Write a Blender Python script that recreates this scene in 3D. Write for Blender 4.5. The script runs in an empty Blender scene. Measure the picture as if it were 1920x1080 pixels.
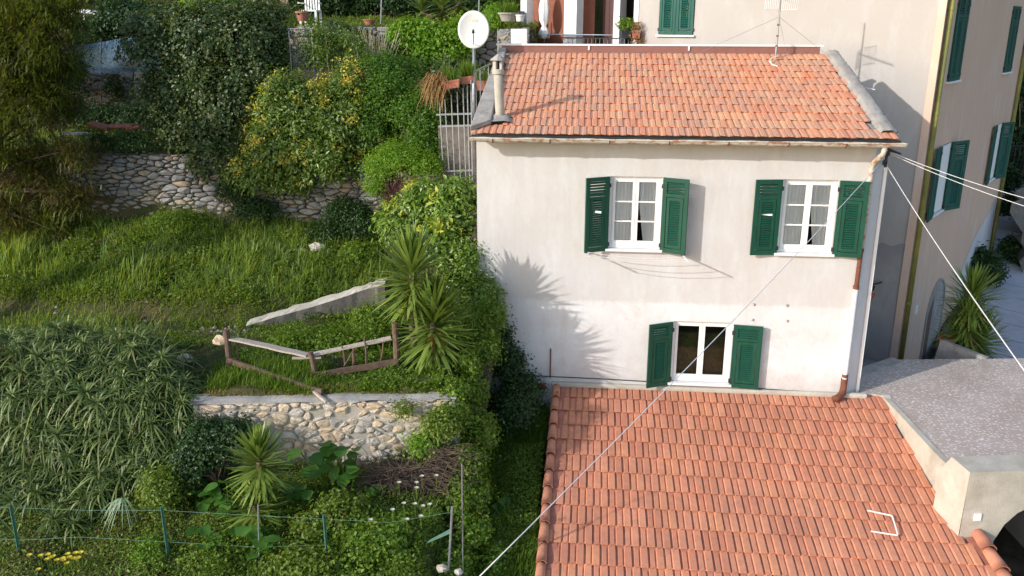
import bpy, math, random
import numpy as np
from mathutils import Vector, Matrix
random.seed(7); RNG = np.random.default_rng(11)
sc = bpy.context.scene
COL = sc.collection
# ------------------------------------------------------------------ camera
F_PX, PITCH, YAW, ROLL = 1621.1, 0.29745, -0.0918, 0.0020
CAM = np.array([2.084, -15.570, 6.724])
_fw = np.array([math.sin(YAW)*math.cos(PITCH), math.cos(YAW)*math.cos(PITCH), -math.sin(PITCH)])
_r = np.array([math.cos(YAW), -math.sin(YAW), 0.0]); _u = np.cross(_r, _fw)
_R = math.cos(ROLL)*_r + math.sin(ROLL)*_u; _U = -math.sin(ROLL)*_r + math.cos(ROLL)*_u
cd = bpy.data.cameras.new('camera'); cam = bpy.data.objects.new('camera', cd); COL.objects.link(cam)
cd.sensor_width = 36.0; cd.lens = F_PX/1920*36.0; cd.clip_start = 0.1; cd.clip_end = 2000
M = Matrix(((_R[0], _U[0], -_fw[0], CAM[0]), (_R[1], _U[1], -_fw[1], CAM[1]), (_R[2], _U[2], -_fw[2], CAM[2]), (0, 0, 0, 1)))
cam.matrix_world = M
sc.camera = cam
# ------------------------------------------------------------------ sky, sun, exposure
SUN_DIR = Vector((0.80, 0.60, -0.42)).normalized()
world = bpy.data.worlds.new('World'); sc.world = world; world.use_nodes = True
wn = world.node_tree.nodes; bg = wn['Background']
sky = wn.new('ShaderNodeTexSky'); sky.sky_type = 'NISHITA'; sky.sun_disc = False
sky.sun_elevation = math.asin(-SUN_DIR.z); sky.sun_rotation = math.atan2(-SUN_DIR.x, -SUN_DIR.y)
world.node_tree.links.new(sky.outputs[0], bg.inputs[0]); bg.inputs[1].default_value = 0.15
sd = bpy.data.lights.new('sun', 'SUN'); sd.energy = 2.15; sd.angle = math.radians(0.7); sd.color = (1.0, 0.965, 0.925)
so = bpy.data.objects.new('sun', sd); COL.objects.link(so); so.rotation_euler = SUN_DIR.to_track_quat('-Z', 'Y').to_euler(); so.location = (-20, -20, 30)
sc.view_settings.view_transform = 'Standard'; sc.view_settings.look = 'None'
sc.view_settings.exposure = 0.82; sc.view_settings.gamma = 1.0; sc.view_settings.use_curve_mapping = False
sc.render.engine = 'CYCLES'

# ------------------------------------------------------------------ helpers
def ray(x, y): return _fw + _R*(x-960)/F_PX - _U*(y-540)/F_PX
def AY(x, y, Y):
    d = ray(x, y); return CAM + d*(Y-CAM[1])/d[1]
def AZ(x, y, Z):
    d = ray(x, y); return CAM + d*(Z-CAM[2])/d[2]
def AP(x, y, p0, n):
    d = ray(x, y); p0 = np.asarray(p0, float); n = np.asarray(n, float); return CAM + d*((p0-CAM)@n)/(d@n)
def lin(r, g, b, k=1.0):
    f = lambda c: (c/255/12.92 if c/255 <= .04045 else ((c/255+.055)/1.055)**2.4)
    return (f(r)*k, f(g)*k, f(b)*k, 1)
def V(*a): return np.array(a, float)

class MB:
    def __init__(s): s.v = []; s.f = []
    def add(s, vs, fs):
        o = len(s.v); s.v.extend([tuple(map(float, p)) for p in vs]); s.f.extend([tuple(i+o for i in q) for q in fs]); return s
    def box(s, c, d, R=None):
        hx, hy, hz = d[0]/2, d[1]/2, d[2]/2
        P = np.array([(x, y, z) for x in (-hx, hx) for y in (-hy, hy) for z in (-hz, hz)])
        if R is not None: P = P @ np.array(R).T
        P = P + np.array(c)
        return s.add(P, [(0, 1, 3, 2), (4, 6, 7, 5), (0, 4, 5, 1), (2, 3, 7, 6), (0, 2, 6, 4), (1, 5, 7, 3)])
    def beam(s, a, b, w, h, up=(0, 0, 1)):
        a = np.array(a, float); b = np.array(b, float); d = b-a; L = np.linalg.norm(d); d = d/L
        x = np.cross(d, up); x /= np.linalg.norm(x); z = np.cross(x, d)
        R = np.stack([x, d, z], 1)
        return s.box((a+b)/2, (w, L, h), R)
    def tube(s, pts, rad, n=8, cap=True):
        pts = [np.array(p, float) for p in pts]
        if not hasattr(rad, '__len__'): rad = [rad]*len(pts)
        vs = []; prev = None
        for i, p in enumerate(pts):
            t = pts[min(i+1, len(pts)-1)] - pts[max(i-1, 0)]; t = t/(np.linalg.norm(t)+1e-9)
            if prev is None:
                a = np.array([0, 0, 1.]) if abs(t[2]) < .9 else np.array([1., 0, 0]); x = np.cross(t, a)
            else: x = prev - t*(prev@t)
            x /= np.linalg.norm(x)+1e-9; prev = x; y = np.cross(t, x)
            for k in range(n):
                A = 2*math.pi*k/n; vs.append(p + rad[i]*(math.cos(A)*x + math.sin(A)*y))
        fs = []
        for i in range(len(pts)-1):
            for k in range(n):
                a = i*n+k; b = i*n+(k+1) % n; fs.append((a, b, b+n, a+n))
        if cap: fs.append(tuple(range(n-1, -1, -1))); fs.append(tuple(range((len(pts)-1)*n, len(pts)*n)))
        return s.add(vs, fs)
    def lathe(s, c, prof, n=20):
        c = np.array(c, float); vs = []
        for r, z in prof:
            for k in range(n):
                A = 2*math.pi*k/n; vs.append(c + np.array([r*math.cos(A), r*math.sin(A), z]))
        fs = []
        for i in range(len(prof)-1):
            for k in range(n):
                a = i*n+k; b = i*n+(k+1) % n; fs.append((a, b, b+n, a+n))
        fs.append(tuple(range(n-1, -1, -1))); fs.append(tuple(range((len(prof)-1)*n, len(prof)*n)))
        return s.add(vs, fs)
    def prism(s, poly, off):
        n = len(poly); off = np.array(off, float)
        vs = [np.array(p, float) for p in poly] + [np.array(p, float)+off for p in poly]
        fs = [tuple(range(n)), tuple(range(2*n-1, n-1, -1))] + [(i, i+n, (i+1) % n+n, (i+1) % n) for i in range(n)]
        return s.add(vs, fs)
    def mesh(s, name, mat=None, smooth=False):
        me = bpy.data.meshes.new(name); me.from_pydata(s.v, [], s.f)
        if smooth: me.polygons.foreach_set('use_smooth', [True]*len(me.polygons))
        if mat: me.materials.append(mat)
        return me
    def build(s, name, mat, parent=None, smooth=False, bevel=0.0):
        o = add_obj(name, s.mesh(name, mat, smooth), parent)
        if bevel:
            b = o.modifiers.new('bevel', 'BEVEL'); b.width = bevel; b.segments = 2; b.limit_method = 'ANGLE'
        return o

def add_obj(name, me, parent=None):
    o = bpy.data.objects.new(name, me); COL.objects.link(o)
    if parent is not None:
        o.parent = parent
        if parent.type == 'EMPTY': o.matrix_parent_inverse = Matrix.Translation(-Vector(parent.location))
    return o
def tag(o, label=None, cat=None, group=None, kind=None):
    if label: o['label'] = label
    if cat: o['category'] = cat
    if group: o['group'] = group
    if kind: o['kind'] = kind
    return o
def thing(name, label, cat, loc=(0, 0, 0), group=None):
    o = bpy.data.objects.new(name, None); COL.objects.link(o); o.location = tuple(map(float, loc)); o.empty_display_size = .1
    return tag(o, label, cat, group)
def structure(name, mb, mat, smooth=False): return tag(mb.build(name, mat, None, smooth), kind='structure')

def tri_mesh(name, verts, tris, mat):
    me = bpy.data.meshes.new(name); nv, nt = len(verts), len(tris)
    me.vertices.add(nv); me.vertices.foreach_set('co', np.ascontiguousarray(verts, dtype=np.float32).ravel())
    me.loops.add(nt*3); me.loops.foreach_set('vertex_index', np.ascontiguousarray(tris, dtype=np.int32).ravel())
    me.polygons.add(nt); me.polygons.foreach_set('loop_start', np.arange(0, nt*3, 3, dtype=np.int32))
    me.polygons.foreach_set('loop_total', np.full(nt, 3, dtype=np.int32))
    me.update(calc_edges=True); me.materials.append(mat); return me
def unit(a): return a/(np.linalg.norm(a, axis=-1, keepdims=True)+1e-9)
def leaf_geo(P, D, N, L, W, fold=.18):
    """diamond leaves: base P, axis D, normal N"""
    D = unit(D); S = unit(np.cross(D, N)); N = unit(np.cross(S, D)); L = L[:, None]; W = W[:, None]
    mid = P + D*L*.45
    b = P; t = P + D*L - N*L*.12; l = mid - S*W*.5 + N*W*fold; r = mid + S*W*.5 + N*W*fold
    v = np.stack([b, r, t, l], 1).reshape(-1, 3); i = np.arange(len(P))[:, None]*4
    return v, np.concatenate([i+np.array([[0, 1, 2]]), i+np.array([[0, 2, 3]])], 0)
def blade_geo(P, D, L, W, droop, segs=3, base_w=1.0, chan=0.0):
    """long tapering leaves, bending down"""
    D = unit(D); n = len(P); side = np.cross(D, np.array([0, 0, 1.])); bad = np.linalg.norm(side, axis=1) < .15
    rnd = unit(RNG.normal(size=(n, 3))*np.array([1, 1, .01])); side[bad] = rnd[bad]; side = unit(side)
    up = unit(np.cross(side, D)); vs = []
    for k in range(segs):
        t = k/segs; w = (base_w + (1-base_w)*min(1, t*3))*(1-.55*t**1.5)
        c = P + D*(L*t)[:, None] + np.array([0, 0, -1.])*(droop*L*t*t)[:, None]
        vs.append(c - side*(W*w/2)[:, None] + up*(W*chan)[:, None]); vs.append(c + side*(W*w/2)[:, None] + up*(W*chan)[:, None])
    vs.append(P + D*L[:, None] + np.array([0, 0, -1.])*(droop*L)[:, None])
    m = 2*segs+1; v = np.stack(vs, 1).reshape(-1, 3); i = np.arange(n)[:, None]*m; T = []
    for k in range(segs-1):
        a = 2*k; T += [i+np.array([[a, a+1, a+3]]), i+np.array([[a, a+3, a+2]])]
    a = 2*(segs-1); T.append(i+np.array([[a, a+1, a+2]]))
    return v, np.concatenate(T, 0)
def merge(gs):
    vs = []; ts = []; o = 0
    for v, t in gs: vs.append(v); ts.append(t+o); o += len(v)
    return np.concatenate(vs), np.concatenate(ts)
def rdir(n): return unit(RNG.normal(size=(n, 3)))

# ------------------------------------------------------------------ materials
MATS = {}
class NT:
    def __init__(s, name):
        s.m = bpy.data.materials.new(name); s.m.use_nodes = True; s.t = s.m.node_tree; s.b = s.t.nodes['Principled BSDF']; s.out = s.t.nodes['Material Output']
        s.geo = None
    def n(s, typ, **k):
        x = s.t.nodes.new(typ)
        for a, b in k.items(): setattr(x, a, b)
        return x
    def l(s, a, b): s.t.links.new(a, b)
    def pos(s):
        if s.geo is None: s.geo = s.n('ShaderNodeNewGeometry')
        return s.geo.outputs['Position']
    def noise(s, scale, detail=4, rough=.6, vec=None, stretch=None):
        x = s.n('ShaderNodeTexNoise'); x.inputs['Scale'].default_value = scale; x.inputs['Detail'].default_value = detail; x.inputs['Roughness'].default_value = rough
        src = vec or s.pos()
        if stretch:
            mp = s.n('ShaderNodeMapping'); mp.inputs['Scale'].default_value = stretch; s.l(src, mp.inputs['Vector']); src = mp.outputs[0]
        s.l(src, x.inputs['Vector']); return x.outputs['Fac']
    def ramp(s, fac, stops):
        r = s.n('ShaderNodeValToRGB'); e = r.color_ramp.elements
        while len(e) < len(stops): e.new(0.5)
        for i, (p, c) in enumerate(stops): e[i].position = p; e[i].color = c if len(c) == 4 else (*c, 1)
        s.l(fac, r.inputs[0]); return r.outputs[0]
    def mix(s, fac, a, b, mode='MIX'):
        x = s.n('ShaderNodeMix', data_type='RGBA', blend_type=mode)
        if isinstance(fac, (int, float)): x.inputs[0].default_value = fac
        else: s.l(fac, x.inputs[0])
        for i, c in ((6, a), (7, b)):
            if isinstance(c, tuple): x.inputs[i].default_value = c
            else: s.l(c, x.inputs[i])
        return x.outputs[2]
    def color(s, c):
        if isinstance(c, tuple): s.b.inputs['Base Color'].default_value = c
        else: s.l(c, s.b.inputs['Base Color'])
    def bump(s, h, strength=.3, dist=.02):
        b = s.n('ShaderNodeBump'); b.inputs['Strength'].default_value = strength; b.inputs['Distance'].default_value = dist
        s.l(h, b.inputs['Height']); s.l(b.outputs[0], s.b.inputs['Normal'])
    def rough(s, v): s.b.inputs['Roughness'].default_value = v
    def spec(s, v): s.b.inputs['Specular IOR Level'].default_value = v
BW = lambda a: (a, a, a, 1)
def simple(name, c, rough=.6, var=.15, scale=6, metal=0, bump=0.0, stretch=None):
    t = NT(name); f = t.noise(scale, 5, .65, stretch=stretch)
    t.color(t.ramp(f, [(.3, tuple(x*(1-var) for x in c[:3])+(1,)), (.7, tuple(min(1, x*(1+var)) for x in c[:3])+(1,))]))
    t.rough(rough); t.b.inputs['Metallic'].default_value = metal
    if bump: t.bump(f, bump, .01)
    MATS[name] = t.m; return t.m
def leafmat(name, cols, trans=.3, rough=.45, spec=.4):
    t = NT(name); g = t.n('ShaderNodeNewGeometry'); t.geo = g
    r = t.ramp(g.outputs['Random Per Island'], [(i/(len(cols)-1), c) for i, c in enumerate(cols)])
    n = t.noise(1.3, 3); c = t.mix(t.ramp(n, [(.3, BW(0)), (.75, BW(.45))]), r, cols[len(cols)//2])
    t.color(c); t.rough(rough); t.spec(spec)
    tr = t.n('ShaderNodeBsdfTranslucent'); t.l(t.mix(1.0, c, (1.55, 1.4, .6, 1), 'MULTIPLY'), tr.inputs[0])
    ms = t.n('ShaderNodeMixShader'); ms.inputs[0].default_value = min(.5, trans*1.25)
    t.l(t.b.outputs[0], ms.inputs[1]); t.l(tr.outputs[0], ms.inputs[2]); t.l(ms.outputs[0], t.out.inputs[0])
    MATS[name] = t.m; return t.m
def plaster(name, base, stain, white, sc1=.55, amt=.6, spots=.5):
    t = NT(name); n1 = t.noise(sc1, 6, .62); n2 = t.noise(2.3, 6, .7, stretch=(1, 1, .35)); n3 = t.noise(14, 4, .7)
    c = t.mix(t.ramp(n1, [(.38, BW(0)), (.68, BW(amt))]), base, stain)
    c = t.mix(t.ramp(n2, [(.5, BW(0)), (.72, BW(.7))]), c, white)
    n4 = t.noise(5.5, 8, .75); c = t.mix(t.ramp(n4, [(.62, BW(0)), (.78, BW(spots))]), c, tuple(x*.62 for x in stain[:3])+(1,))
    c = t.mix(t.ramp(n3, [(.3, BW(.12)), (.7, BW(0))]), c, tuple(x*.7 for x in base[:3])+(1,))
    t.color(c); t.rough(.92); t.spec(.15); t.bump(n3, .25, .01); MATS[name] = t.m; return t.m
def facade_mat():
    t = NT('facade_plaster'); n1 = t.noise(.7, 6, .62); n2 = t.noise(2.3, 6, .7, stretch=(1, 1, .3)); n3 = t.noise(14, 4, .7); n4 = t.noise(4.0, 8, .75)
    sp = t.n('ShaderNodeSeparateXYZ'); t.l(t.pos(), sp.inputs[0])
    ad = t.n('ShaderNodeMath', operation='MULTIPLY_ADD'); t.l(n4, ad.inputs[0]); ad.inputs[1].default_value = .9; t.l(sp.outputs[2], ad.inputs[2])
    ad2 = t.n('ShaderNodeMath', operation='MULTIPLY_ADD'); t.l(n4, ad2.inputs[0]); ad2.inputs[1].default_value = .22; t.l(sp.outputs[2], ad2.inputs[2])
    base = t.mix(t.ramp(n1, [(.36, BW(0)), (.66, BW(.75))]), lin(204, 202, 199), lin(198, 190, 183))
    base = t.mix(t.ramp(n2, [(.48, BW(0)), (.74, BW(.75))]), base, lin(217, 217, 216))
    low = t.mix(t.ramp(n1, [(.4, BW(0)), (.62, BW(.8))]), lin(223, 223, 222), lin(209, 205, 202))
    mr = t.n('ShaderNodeMapRange'); mr.inputs[1].default_value = 1.80; mr.inputs[2].default_value = 1.87; mr.inputs[3].default_value = 1; mr.inputs[4].default_value = 0; t.l(ad2.outputs[0], mr.inputs[0])
    c = t.mix(mr.outputs[0], base, low)
    st = t.noise(3.2, 5, .65, stretch=(1.6, 1, .3)); c = t.mix(t.ramp(st, [(.52, BW(0)), (.78, BW(.38))]), c, lin(186, 176, 168))
    bl = t.noise(2.2, 8, .8); c = t.mix(t.ramp(bl, [(.50, BW(0)), (.70, BW(.5))]), c, lin(196, 187, 180))
    pt_ = t.noise(1.5, 7, .8); c = t.mix(t.ramp(pt_, [(.56, BW(0)), (.60, BW(.5))]), c, lin(206, 198, 192))
    mr2 = t.n('ShaderNodeMapRange'); mr2.inputs[1].default_value = .45; mr2.inputs[2].default_value = .95; mr2.inputs[3].default_value = .55; mr2.inputs[4].default_value = 0; t.l(ad.outputs[0], mr2.inputs[0])
    c = t.mix(mr2.outputs[0], c, lin(178, 168, 162))
    c = t.mix(t.ramp(t.noise(6.5, 8, .78), [(.60, BW(0)), (.76, BW(.45))]), c, lin(176, 164, 154))
    c = t.mix(t.ramp(n3, [(.3, BW(.12)), (.7, BW(0))]), c, lin(176, 166, 158))
    t.color(c); t.rough(.92); t.spec(.15); t.bump(n3, .3, .01); return t.m
m_facade = facade_mat()
m_side = plaster('side_plaster', lin(205, 203, 205), lin(188, 184, 182), lin(222, 220, 218))
m_cream = plaster('cream_plaster', lin(180, 173, 166), lin(172, 162, 152), lin(187, 183, 178), .4, .6, .2)
m_pink = plaster('pink_plaster', lin(218, 184, 160), lin(204, 174, 154), lin(216, 204, 194), .35, .6, .25)
m_grime = plaster('grimy_plaster', lin(172, 165, 160), lin(146, 140, 138), lin(190, 184, 178), .8, .9, .6)
m_white = simple('white_paint', lin(238, 236, 232), .5, .03, 5)
m_whitewash = simple('whitewash', lin(226, 224, 222), .85, .07, 4)
def green_paint(name, a, b):
    t = NT(name); n = t.noise(5, 6, .7, stretch=(2, 2, .5)); n2 = t.noise(40, 4, .7); c = t.mix(t.ramp(n, [(.42, BW(0)), (.72, BW(.55))]), a, b); c = t.mix(t.ramp(n2, [(.66, BW(0)), (.72, BW(.5))]), c, lin(120, 142, 120)); t.color(c); t.rough(.55); t.spec(.3); return t.m
m_green = green_paint('green_shutter_paint', lin(20, 70, 53), lin(38, 88, 70))
m_greenold = green_paint('green_teal_shutter_paint', lin(24, 80, 69), lin(50, 104, 92))
m_dark = simple('dark_interior', lin(30, 28, 28), .9, .2, 2)
m_brownwall = simple('brown_plaster', lin(146, 92, 72), .9, .15, 2)
m_reddoor = simple('dark_red_wood', lin(74, 40, 36), .6, .2, 3, stretch=(8, 8, .5))
m_curtain = simple('curtain_cloth', lin(232, 229, 226), .9, .05, 3)
m_metalgrey = simple('galvanised_metal', lin(160, 162, 165), .45, .15, 9, metal=.6)
m_darkmetal = simple('dark_metal', lin(52, 54, 58), .5, .2, 9, metal=.4)
m_rust = simple('rust', lin(112, 66, 48), .85, .4, 14, bump=.4)
m_dish = simple('dish_white', lin(235, 232, 224), .45, .03, 3)
m_cable = simple('white_cable', lin(222, 216, 212), .6, .05, 5)
m_blackplastic = simple('black_plastic', lin(40, 40, 44), .5, .1, 9)
m_flash = simple('brown_flashing', lin(134, 92, 82), .55, .12, 6)
m_terracotta = simple('terracotta', lin(168, 106, 86), .8, .18, 9)
m_wood = simple('weathered_wood', lin(176, 162, 148), .85, .3, 9, stretch=(3, 3, 12), bump=.3)
m_wooddark = simple('dark_wood', lin(104, 82, 68), .85, .35, 9, bump=.4)
m_bark = simple('bark', lin(96, 82, 68), .9, .35, 12, bump=.5)
m_twig = simple('dry_twigs', lin(98, 80, 66), .9, .3, 12)
m_palebranch = simple('pale_dry_branches', lin(188, 172, 142), .9, .2, 12)
m_greenpost = simple('green_post_paint', lin(76, 122, 104), .5, .15, 10)
m_net = simple('blue_net', lin(86, 124, 156), .7, .2, 10)
m_greenplastic = simple('green_plastic_net', lin(92, 128, 110), .6, .2, 10)
m_brick = simple('brick_red', lin(178, 92, 72), .9, .2, 12, bump=.3)
m_pipegreen = None
def gutter_mat():
    t = NT('gutter_enamel'); n = t.noise(3.5, 6, .7, stretch=(1.6, 3, 3)); n2 = t.noise(20, 4)
    c = t.mix(t.ramp(n, [(.5, BW(0)), (.58, BW(.85))]), lin(206, 198, 182), lin(164, 104, 66)); c = t.mix(t.ramp(n2, [(.45, BW(0)), (.75, BW(.4))]), c, lin(150, 140, 122))
    t.color(c); t.rough(.5); return t.m
m_gutter = gutter_mat()
def pipe_mat():
    t = NT('lichened_downpipe'); n = t.noise(1.1, 4, .6); n2 = t.noise(9, 5)
    c = t.mix(t.ramp(n, [(.35, BW(0)), (.65, BW(1))]), lin(154, 146, 74), lin(110, 114, 60)); c = t.mix(t.ramp(n2, [(.5, BW(0)), (.75, BW(.5))]), c, lin(96, 104, 52))
    t.color(c); t.rough(.6); return t.m
m_pipegreen = pipe_mat()
def glass_mat():
    t = NT('window_glass'); lw = t.n('ShaderNodeFresnel'); lw.inputs[0].default_value = 1.5
    gl = t.n('ShaderNodeBsdfGlossy'); gl.inputs['Roughness'].default_value = .015
    tr = t.n('ShaderNodeBsdfTransparent'); tr.inputs[0].default_value = (.96, .97, .97, 1)
    mx = t.n('ShaderNodeMixShader'); t.l(lw.outputs[0], mx.inputs[0]); t.l(tr.outputs[0], mx.inputs[1]); t.l(gl.outputs[0], mx.inputs[2]); t.l(mx.outputs[0], t.out.inputs[0])
    return t.m
m_glass = glass_mat()
def tile_mat(name, cols, grime, gfac, lichen):
    t = NT(name); oi = t.n('ShaderNodeObjectInfo'); g = t.n('ShaderNodeNewGeometry'); t.geo = g
    ad = t.n('ShaderNodeMath', operation='ADD'); t.l(oi.outputs['Random'], ad.inputs[0]); t.l(g.outputs['Random Per Island'], ad.inputs[1])
    fr = t.n('ShaderNodeMath', operation='FRACT'); t.l(ad.outputs[0], fr.inputs[0])
    c = t.ramp(fr.outputs[0], [(i/(len(cols)-1), x) for i, x in enumerate(cols)])
    n1 = t.noise(1.1, 6, .7); n2 = t.noise(9, 6, .7); n3 = t.noise(26, 4, .6)
    c = t.mix(t.ramp(n1, [(.40, BW(0)), (.68, BW(gfac))]), c, grime)
    c = t.mix(t.ramp(n2, [(.45, BW(0)), (.72, BW(gfac*.8))]), c, tuple(x*.75 for x in grime[:3])+(1,))
    c = t.mix(t.ramp(n3, [(.68, BW(0)), (.74, BW(lichen))]), c, lin(206, 200, 168))
    t.color(c); t.rough(.85); t.spec(.2); t.bump(n3, .25, .006); return t.m
m_tile_old = tile_mat('old_roof_tile', [lin(214, 136, 98), lin(221, 156, 120), lin(208, 130, 98), lin(224, 164, 124), lin(212, 146, 114), lin(200, 144, 118), lin(218, 148, 108)], lin(182, 152, 130), .6, .9)
m_tile_new = tile_mat('roof_tile', [lin(211, 141, 110), lin(217, 150, 118), lin(203, 133, 104), lin(213, 145, 112), lin(192, 126, 100), lin(218, 150, 112)], lin(172, 120, 98), .6, .3)
def concrete(name, a, b, lich, sc_=3.0):
    t = NT(name); n1 = t.noise(sc_, 6, .7); n2 = t.noise(28, 5, .7); n3 = t.noise(1.0, 4)
    c = t.mix(t.ramp(n1, [(.35, BW(0)), (.7, BW(1))]), a, b); c = t.mix(t.ramp(n2, [(.52, BW(0)), (.66, BW(lich))]), c, tuple(x*.55 for x in b[:3])+(1,))
    c = t.mix(t.ramp(n3, [(.45, BW(0)), (.7, BW(.35))]), c, lin(150, 140, 118)); t.color(c); t.rough(.95); t.spec(.1); t.bump(n2, .5, .012); return t.m
m_concrete = concrete('weathered_concrete', lin(178, 172, 164), lin(140, 134, 128), .5)
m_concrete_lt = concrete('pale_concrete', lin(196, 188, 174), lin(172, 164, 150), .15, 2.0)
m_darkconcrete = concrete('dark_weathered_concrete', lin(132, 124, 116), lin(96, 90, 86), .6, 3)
m_mortar = concrete('wall_mortar', lin(184, 176, 164), lin(158, 150, 138), .35, 6)
m_darkmortar = concrete('dark_joint_earth', lin(74, 68, 60), lin(52, 48, 42), .3, 5)
def paving_mat():
    t = NT('speckled_paving'); v = t.n('ShaderNodeTexVoronoi'); v.inputs['Scale'].default_value = 14; v.inputs['Randomness'].default_value = 1
    mp = t.n('ShaderNodeMapping'); mp.inputs['Scale'].default_value = (1, 2.1, 1); t.l(t.pos(), mp.inputs[0]); nz = t.n('ShaderNodeTexNoise'); nz.inputs['Scale'].default_value = 22
    t.l(mp.outputs[0], v.inputs['Vector'])
    s = t.n('ShaderNodeSeparateColor'); t.l(v.outputs['Color'], s.inputs[0])
    base = t.mix(t.ramp(t.noise(1.2, 5, .6), [(.35, BW(0)), (.7, BW(1))]), lin(178, 162, 150), lin(194, 180, 170))
    base = t.mix(t.ramp(t.noise(40, 4), [(.4, BW(0)), (.7, BW(.5))]), base, lin(140, 126, 114))
    core = t.ramp(v.outputs['Distance'], [(.26, BW(1)), (.40, BW(0))]); sel = t.ramp(s.outputs[0], [(.28, BW(0)), (.34, BW(1))])
    c = t.mix(t.mix(1.0, core, sel, 'MULTIPLY'), base, lin(226, 219, 215))
    c = t.mix(t.ramp(t.noise(.55, 4, .6), [(.48, BW(0)), (.66, BW(.45))]), c, lin(156, 142, 128))
    t.color(c); t.rough(.9); t.spec(.2); t.bump(t.noise(40, 4), .4, .01); return t.m
m_paving = paving_mat()
m_step = simple('ramp_slab_stone', lin(176, 178, 186), .85, .1, 3, bump=.2)
def stone_mat(name, cols, moss):
    t = NT(name); oi = t.n('ShaderNodeObjectInfo'); g = t.n('ShaderNodeNewGeometry'); t.geo = g
    ad = t.n('ShaderNodeMath', operation='ADD'); t.l(oi.outputs['Random'], ad.inputs[0]); t.l(g.outputs['Random Per Island'], ad.inputs[1])
    fr = t.n('ShaderNodeMath', operation='FRACT'); t.l(ad.outputs[0], fr.inputs[0])
    c = t.ramp(fr.outputs[0], [(i/(len(cols)-1), x) for i, x in enumerate(cols)])
    n1 = t.noise(7, 6, .7); n2 = t.noise(30, 5, .7)
    c = t.mix(t.ramp(n1, [(.4, BW(0)), (.7, BW(.6))]), c, tuple(x*.7 for x in cols[0][:3])+(1,)); c = t.mix(t.ramp(n2, [(.55, BW(0)), (.75, BW(moss))]), c, lin(96, 92, 70))
    t.color(c); t.rough(.95); t.spec(.1); t.bump(n2, .6, .015); return t.m
m_stone_warm = stone_mat('warm_fieldstone', [lin(190, 180, 166), lin(206, 178, 142), lin(198, 188, 174), lin(180, 172, 162), lin(212, 186, 152), lin(202, 192, 176), lin(184, 176, 168)], .3)
m_stone_grey = stone_mat('grey_fieldstone', [lin(150, 148, 146), lin(168, 165, 162), lin(142, 138, 134), lin(176, 156, 132), lin(156, 154, 154), lin(134, 134, 136), lin(164, 150, 138)], .35)
def ground_mat():
    t = NT('garden_soil'); n1 = t.noise(.9, 6, .65); n2 = t.noise(9, 6, .7); n3 = t.noise(40, 4)
    c = t.mix(t.ramp(n1, [(.4, BW(0)), (.6, BW(1))]), lin(92, 84, 60), lin(66, 78, 40)); c = t.mix(t.ramp(n2, [(.45, BW(0)), (.7, BW(.8))]), c, lin(70, 60, 46)); c = t.mix(t.ramp(n3, [(.6, BW(0)), (.7, BW(.6))]), c, lin(150, 136, 112))
    t.color(c); t.rough(1); t.spec(.05); t.bump(n2, .8, .06); return t.m
m_ground = ground_mat()
G = lambda r, g, b: lin(r, g, b)
l_ivy = leafmat('ivy_leaf', [G(44, 66, 32), G(70, 94, 44), G(52, 76, 38), G(104, 122, 70), G(92, 92, 52), G(60, 84, 38)], .25, .4, .5)
l_pitt = leafmat('pittosporum_leaf', [G(80, 108, 40), G(110, 136, 54), G(90, 116, 44), G(142, 162, 78), G(98, 122, 48)], .3, .35, .55)
l_yellow = leafmat('yellow_blossom', [G(218, 196, 84), G(230, 208, 100), G(200, 186, 88)], .35, .6, .2)
l_creeper = leafmat('creeper_leaf', [G(66, 100, 28), G(90, 128, 36), G(76, 112, 32), G(108, 144, 46)], .35)
l_bright = leafmat('bright_leaf', [G(112, 152, 40), G(138, 174, 54), G(96, 138, 36), G(160, 188, 66)], .4)
l_citrus = leafmat('citrus_leaf', [G(86, 116, 38), G(108, 138, 50), G(128, 156, 60), G(72, 102, 36)], .25, .35, .55)
l_citrus_young = leafmat('citrus_young_leaf', [G(192, 194, 72), G(206, 206, 92), G(172, 184, 66)], .4)
l_vine = leafmat('vine_leaf', [G(102, 134, 42), G(130, 158, 54), G(84, 116, 36), G(150, 172, 66)], .38)
l_olive = leafmat('olive_toned_needles', [G(92, 106, 40), G(112, 122, 48), G(80, 94, 36), G(128, 132, 56)], .3)
l_brown = leafmat('brown_needles', [G(112, 100, 56), G(94, 88, 48), G(124, 112, 66)], .2)
l_darkgreen = leafmat('dark_shrub_leaf', [G(40, 66, 28), G(54, 82, 34), G(46, 72, 30)], .25)
l_grass = leafmat('grass_blade', [G(88, 116, 38), G(116, 142, 50), G(100, 128, 44), G(146, 166, 80), G(80, 108, 38), G(160, 164, 98)], .4, .5, .3)
l_tuft = leafmat('long_grass_blade', [G(112, 146, 66), G(148, 174, 92), G(98, 132, 60), G(190, 200, 132), G(132, 160, 80)], .4, .5, .3)
l_grasslush = leafmat('lush_grass_blade', [G(86, 114, 38), G(108, 136, 46), G(96, 124, 42), G(132, 156, 62)], .4, .5, .3)
l_dry = leafmat('dry_grass', [G(164, 146, 92), G(148, 132, 84), G(182, 164, 110)], .3, .7, .1)
l_cover = leafmat('ground_cover_leaf', [G(84, 114, 34), G(108, 136, 44), G(94, 124, 38), G(132, 152, 56), G(110, 112, 52), G(72, 102, 34)], .35)
l_coverlush = leafmat('lush_cover_leaf', [G(88, 116, 34), G(112, 140, 42), G(98, 126, 38), G(138, 160, 56)], .38)
l_yucca = leafmat('yucca_leaf', [G(92, 120, 46), G(116, 140, 56), G(80, 106, 42), G(150, 168, 82), G(56, 80, 32), G(104, 130, 50)], .2, .4, .5)
l_yuccadead = leafmat('dead_yucca_leaf', [G(164, 138, 84), G(146, 122, 72)], .2, .7, .1)
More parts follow.
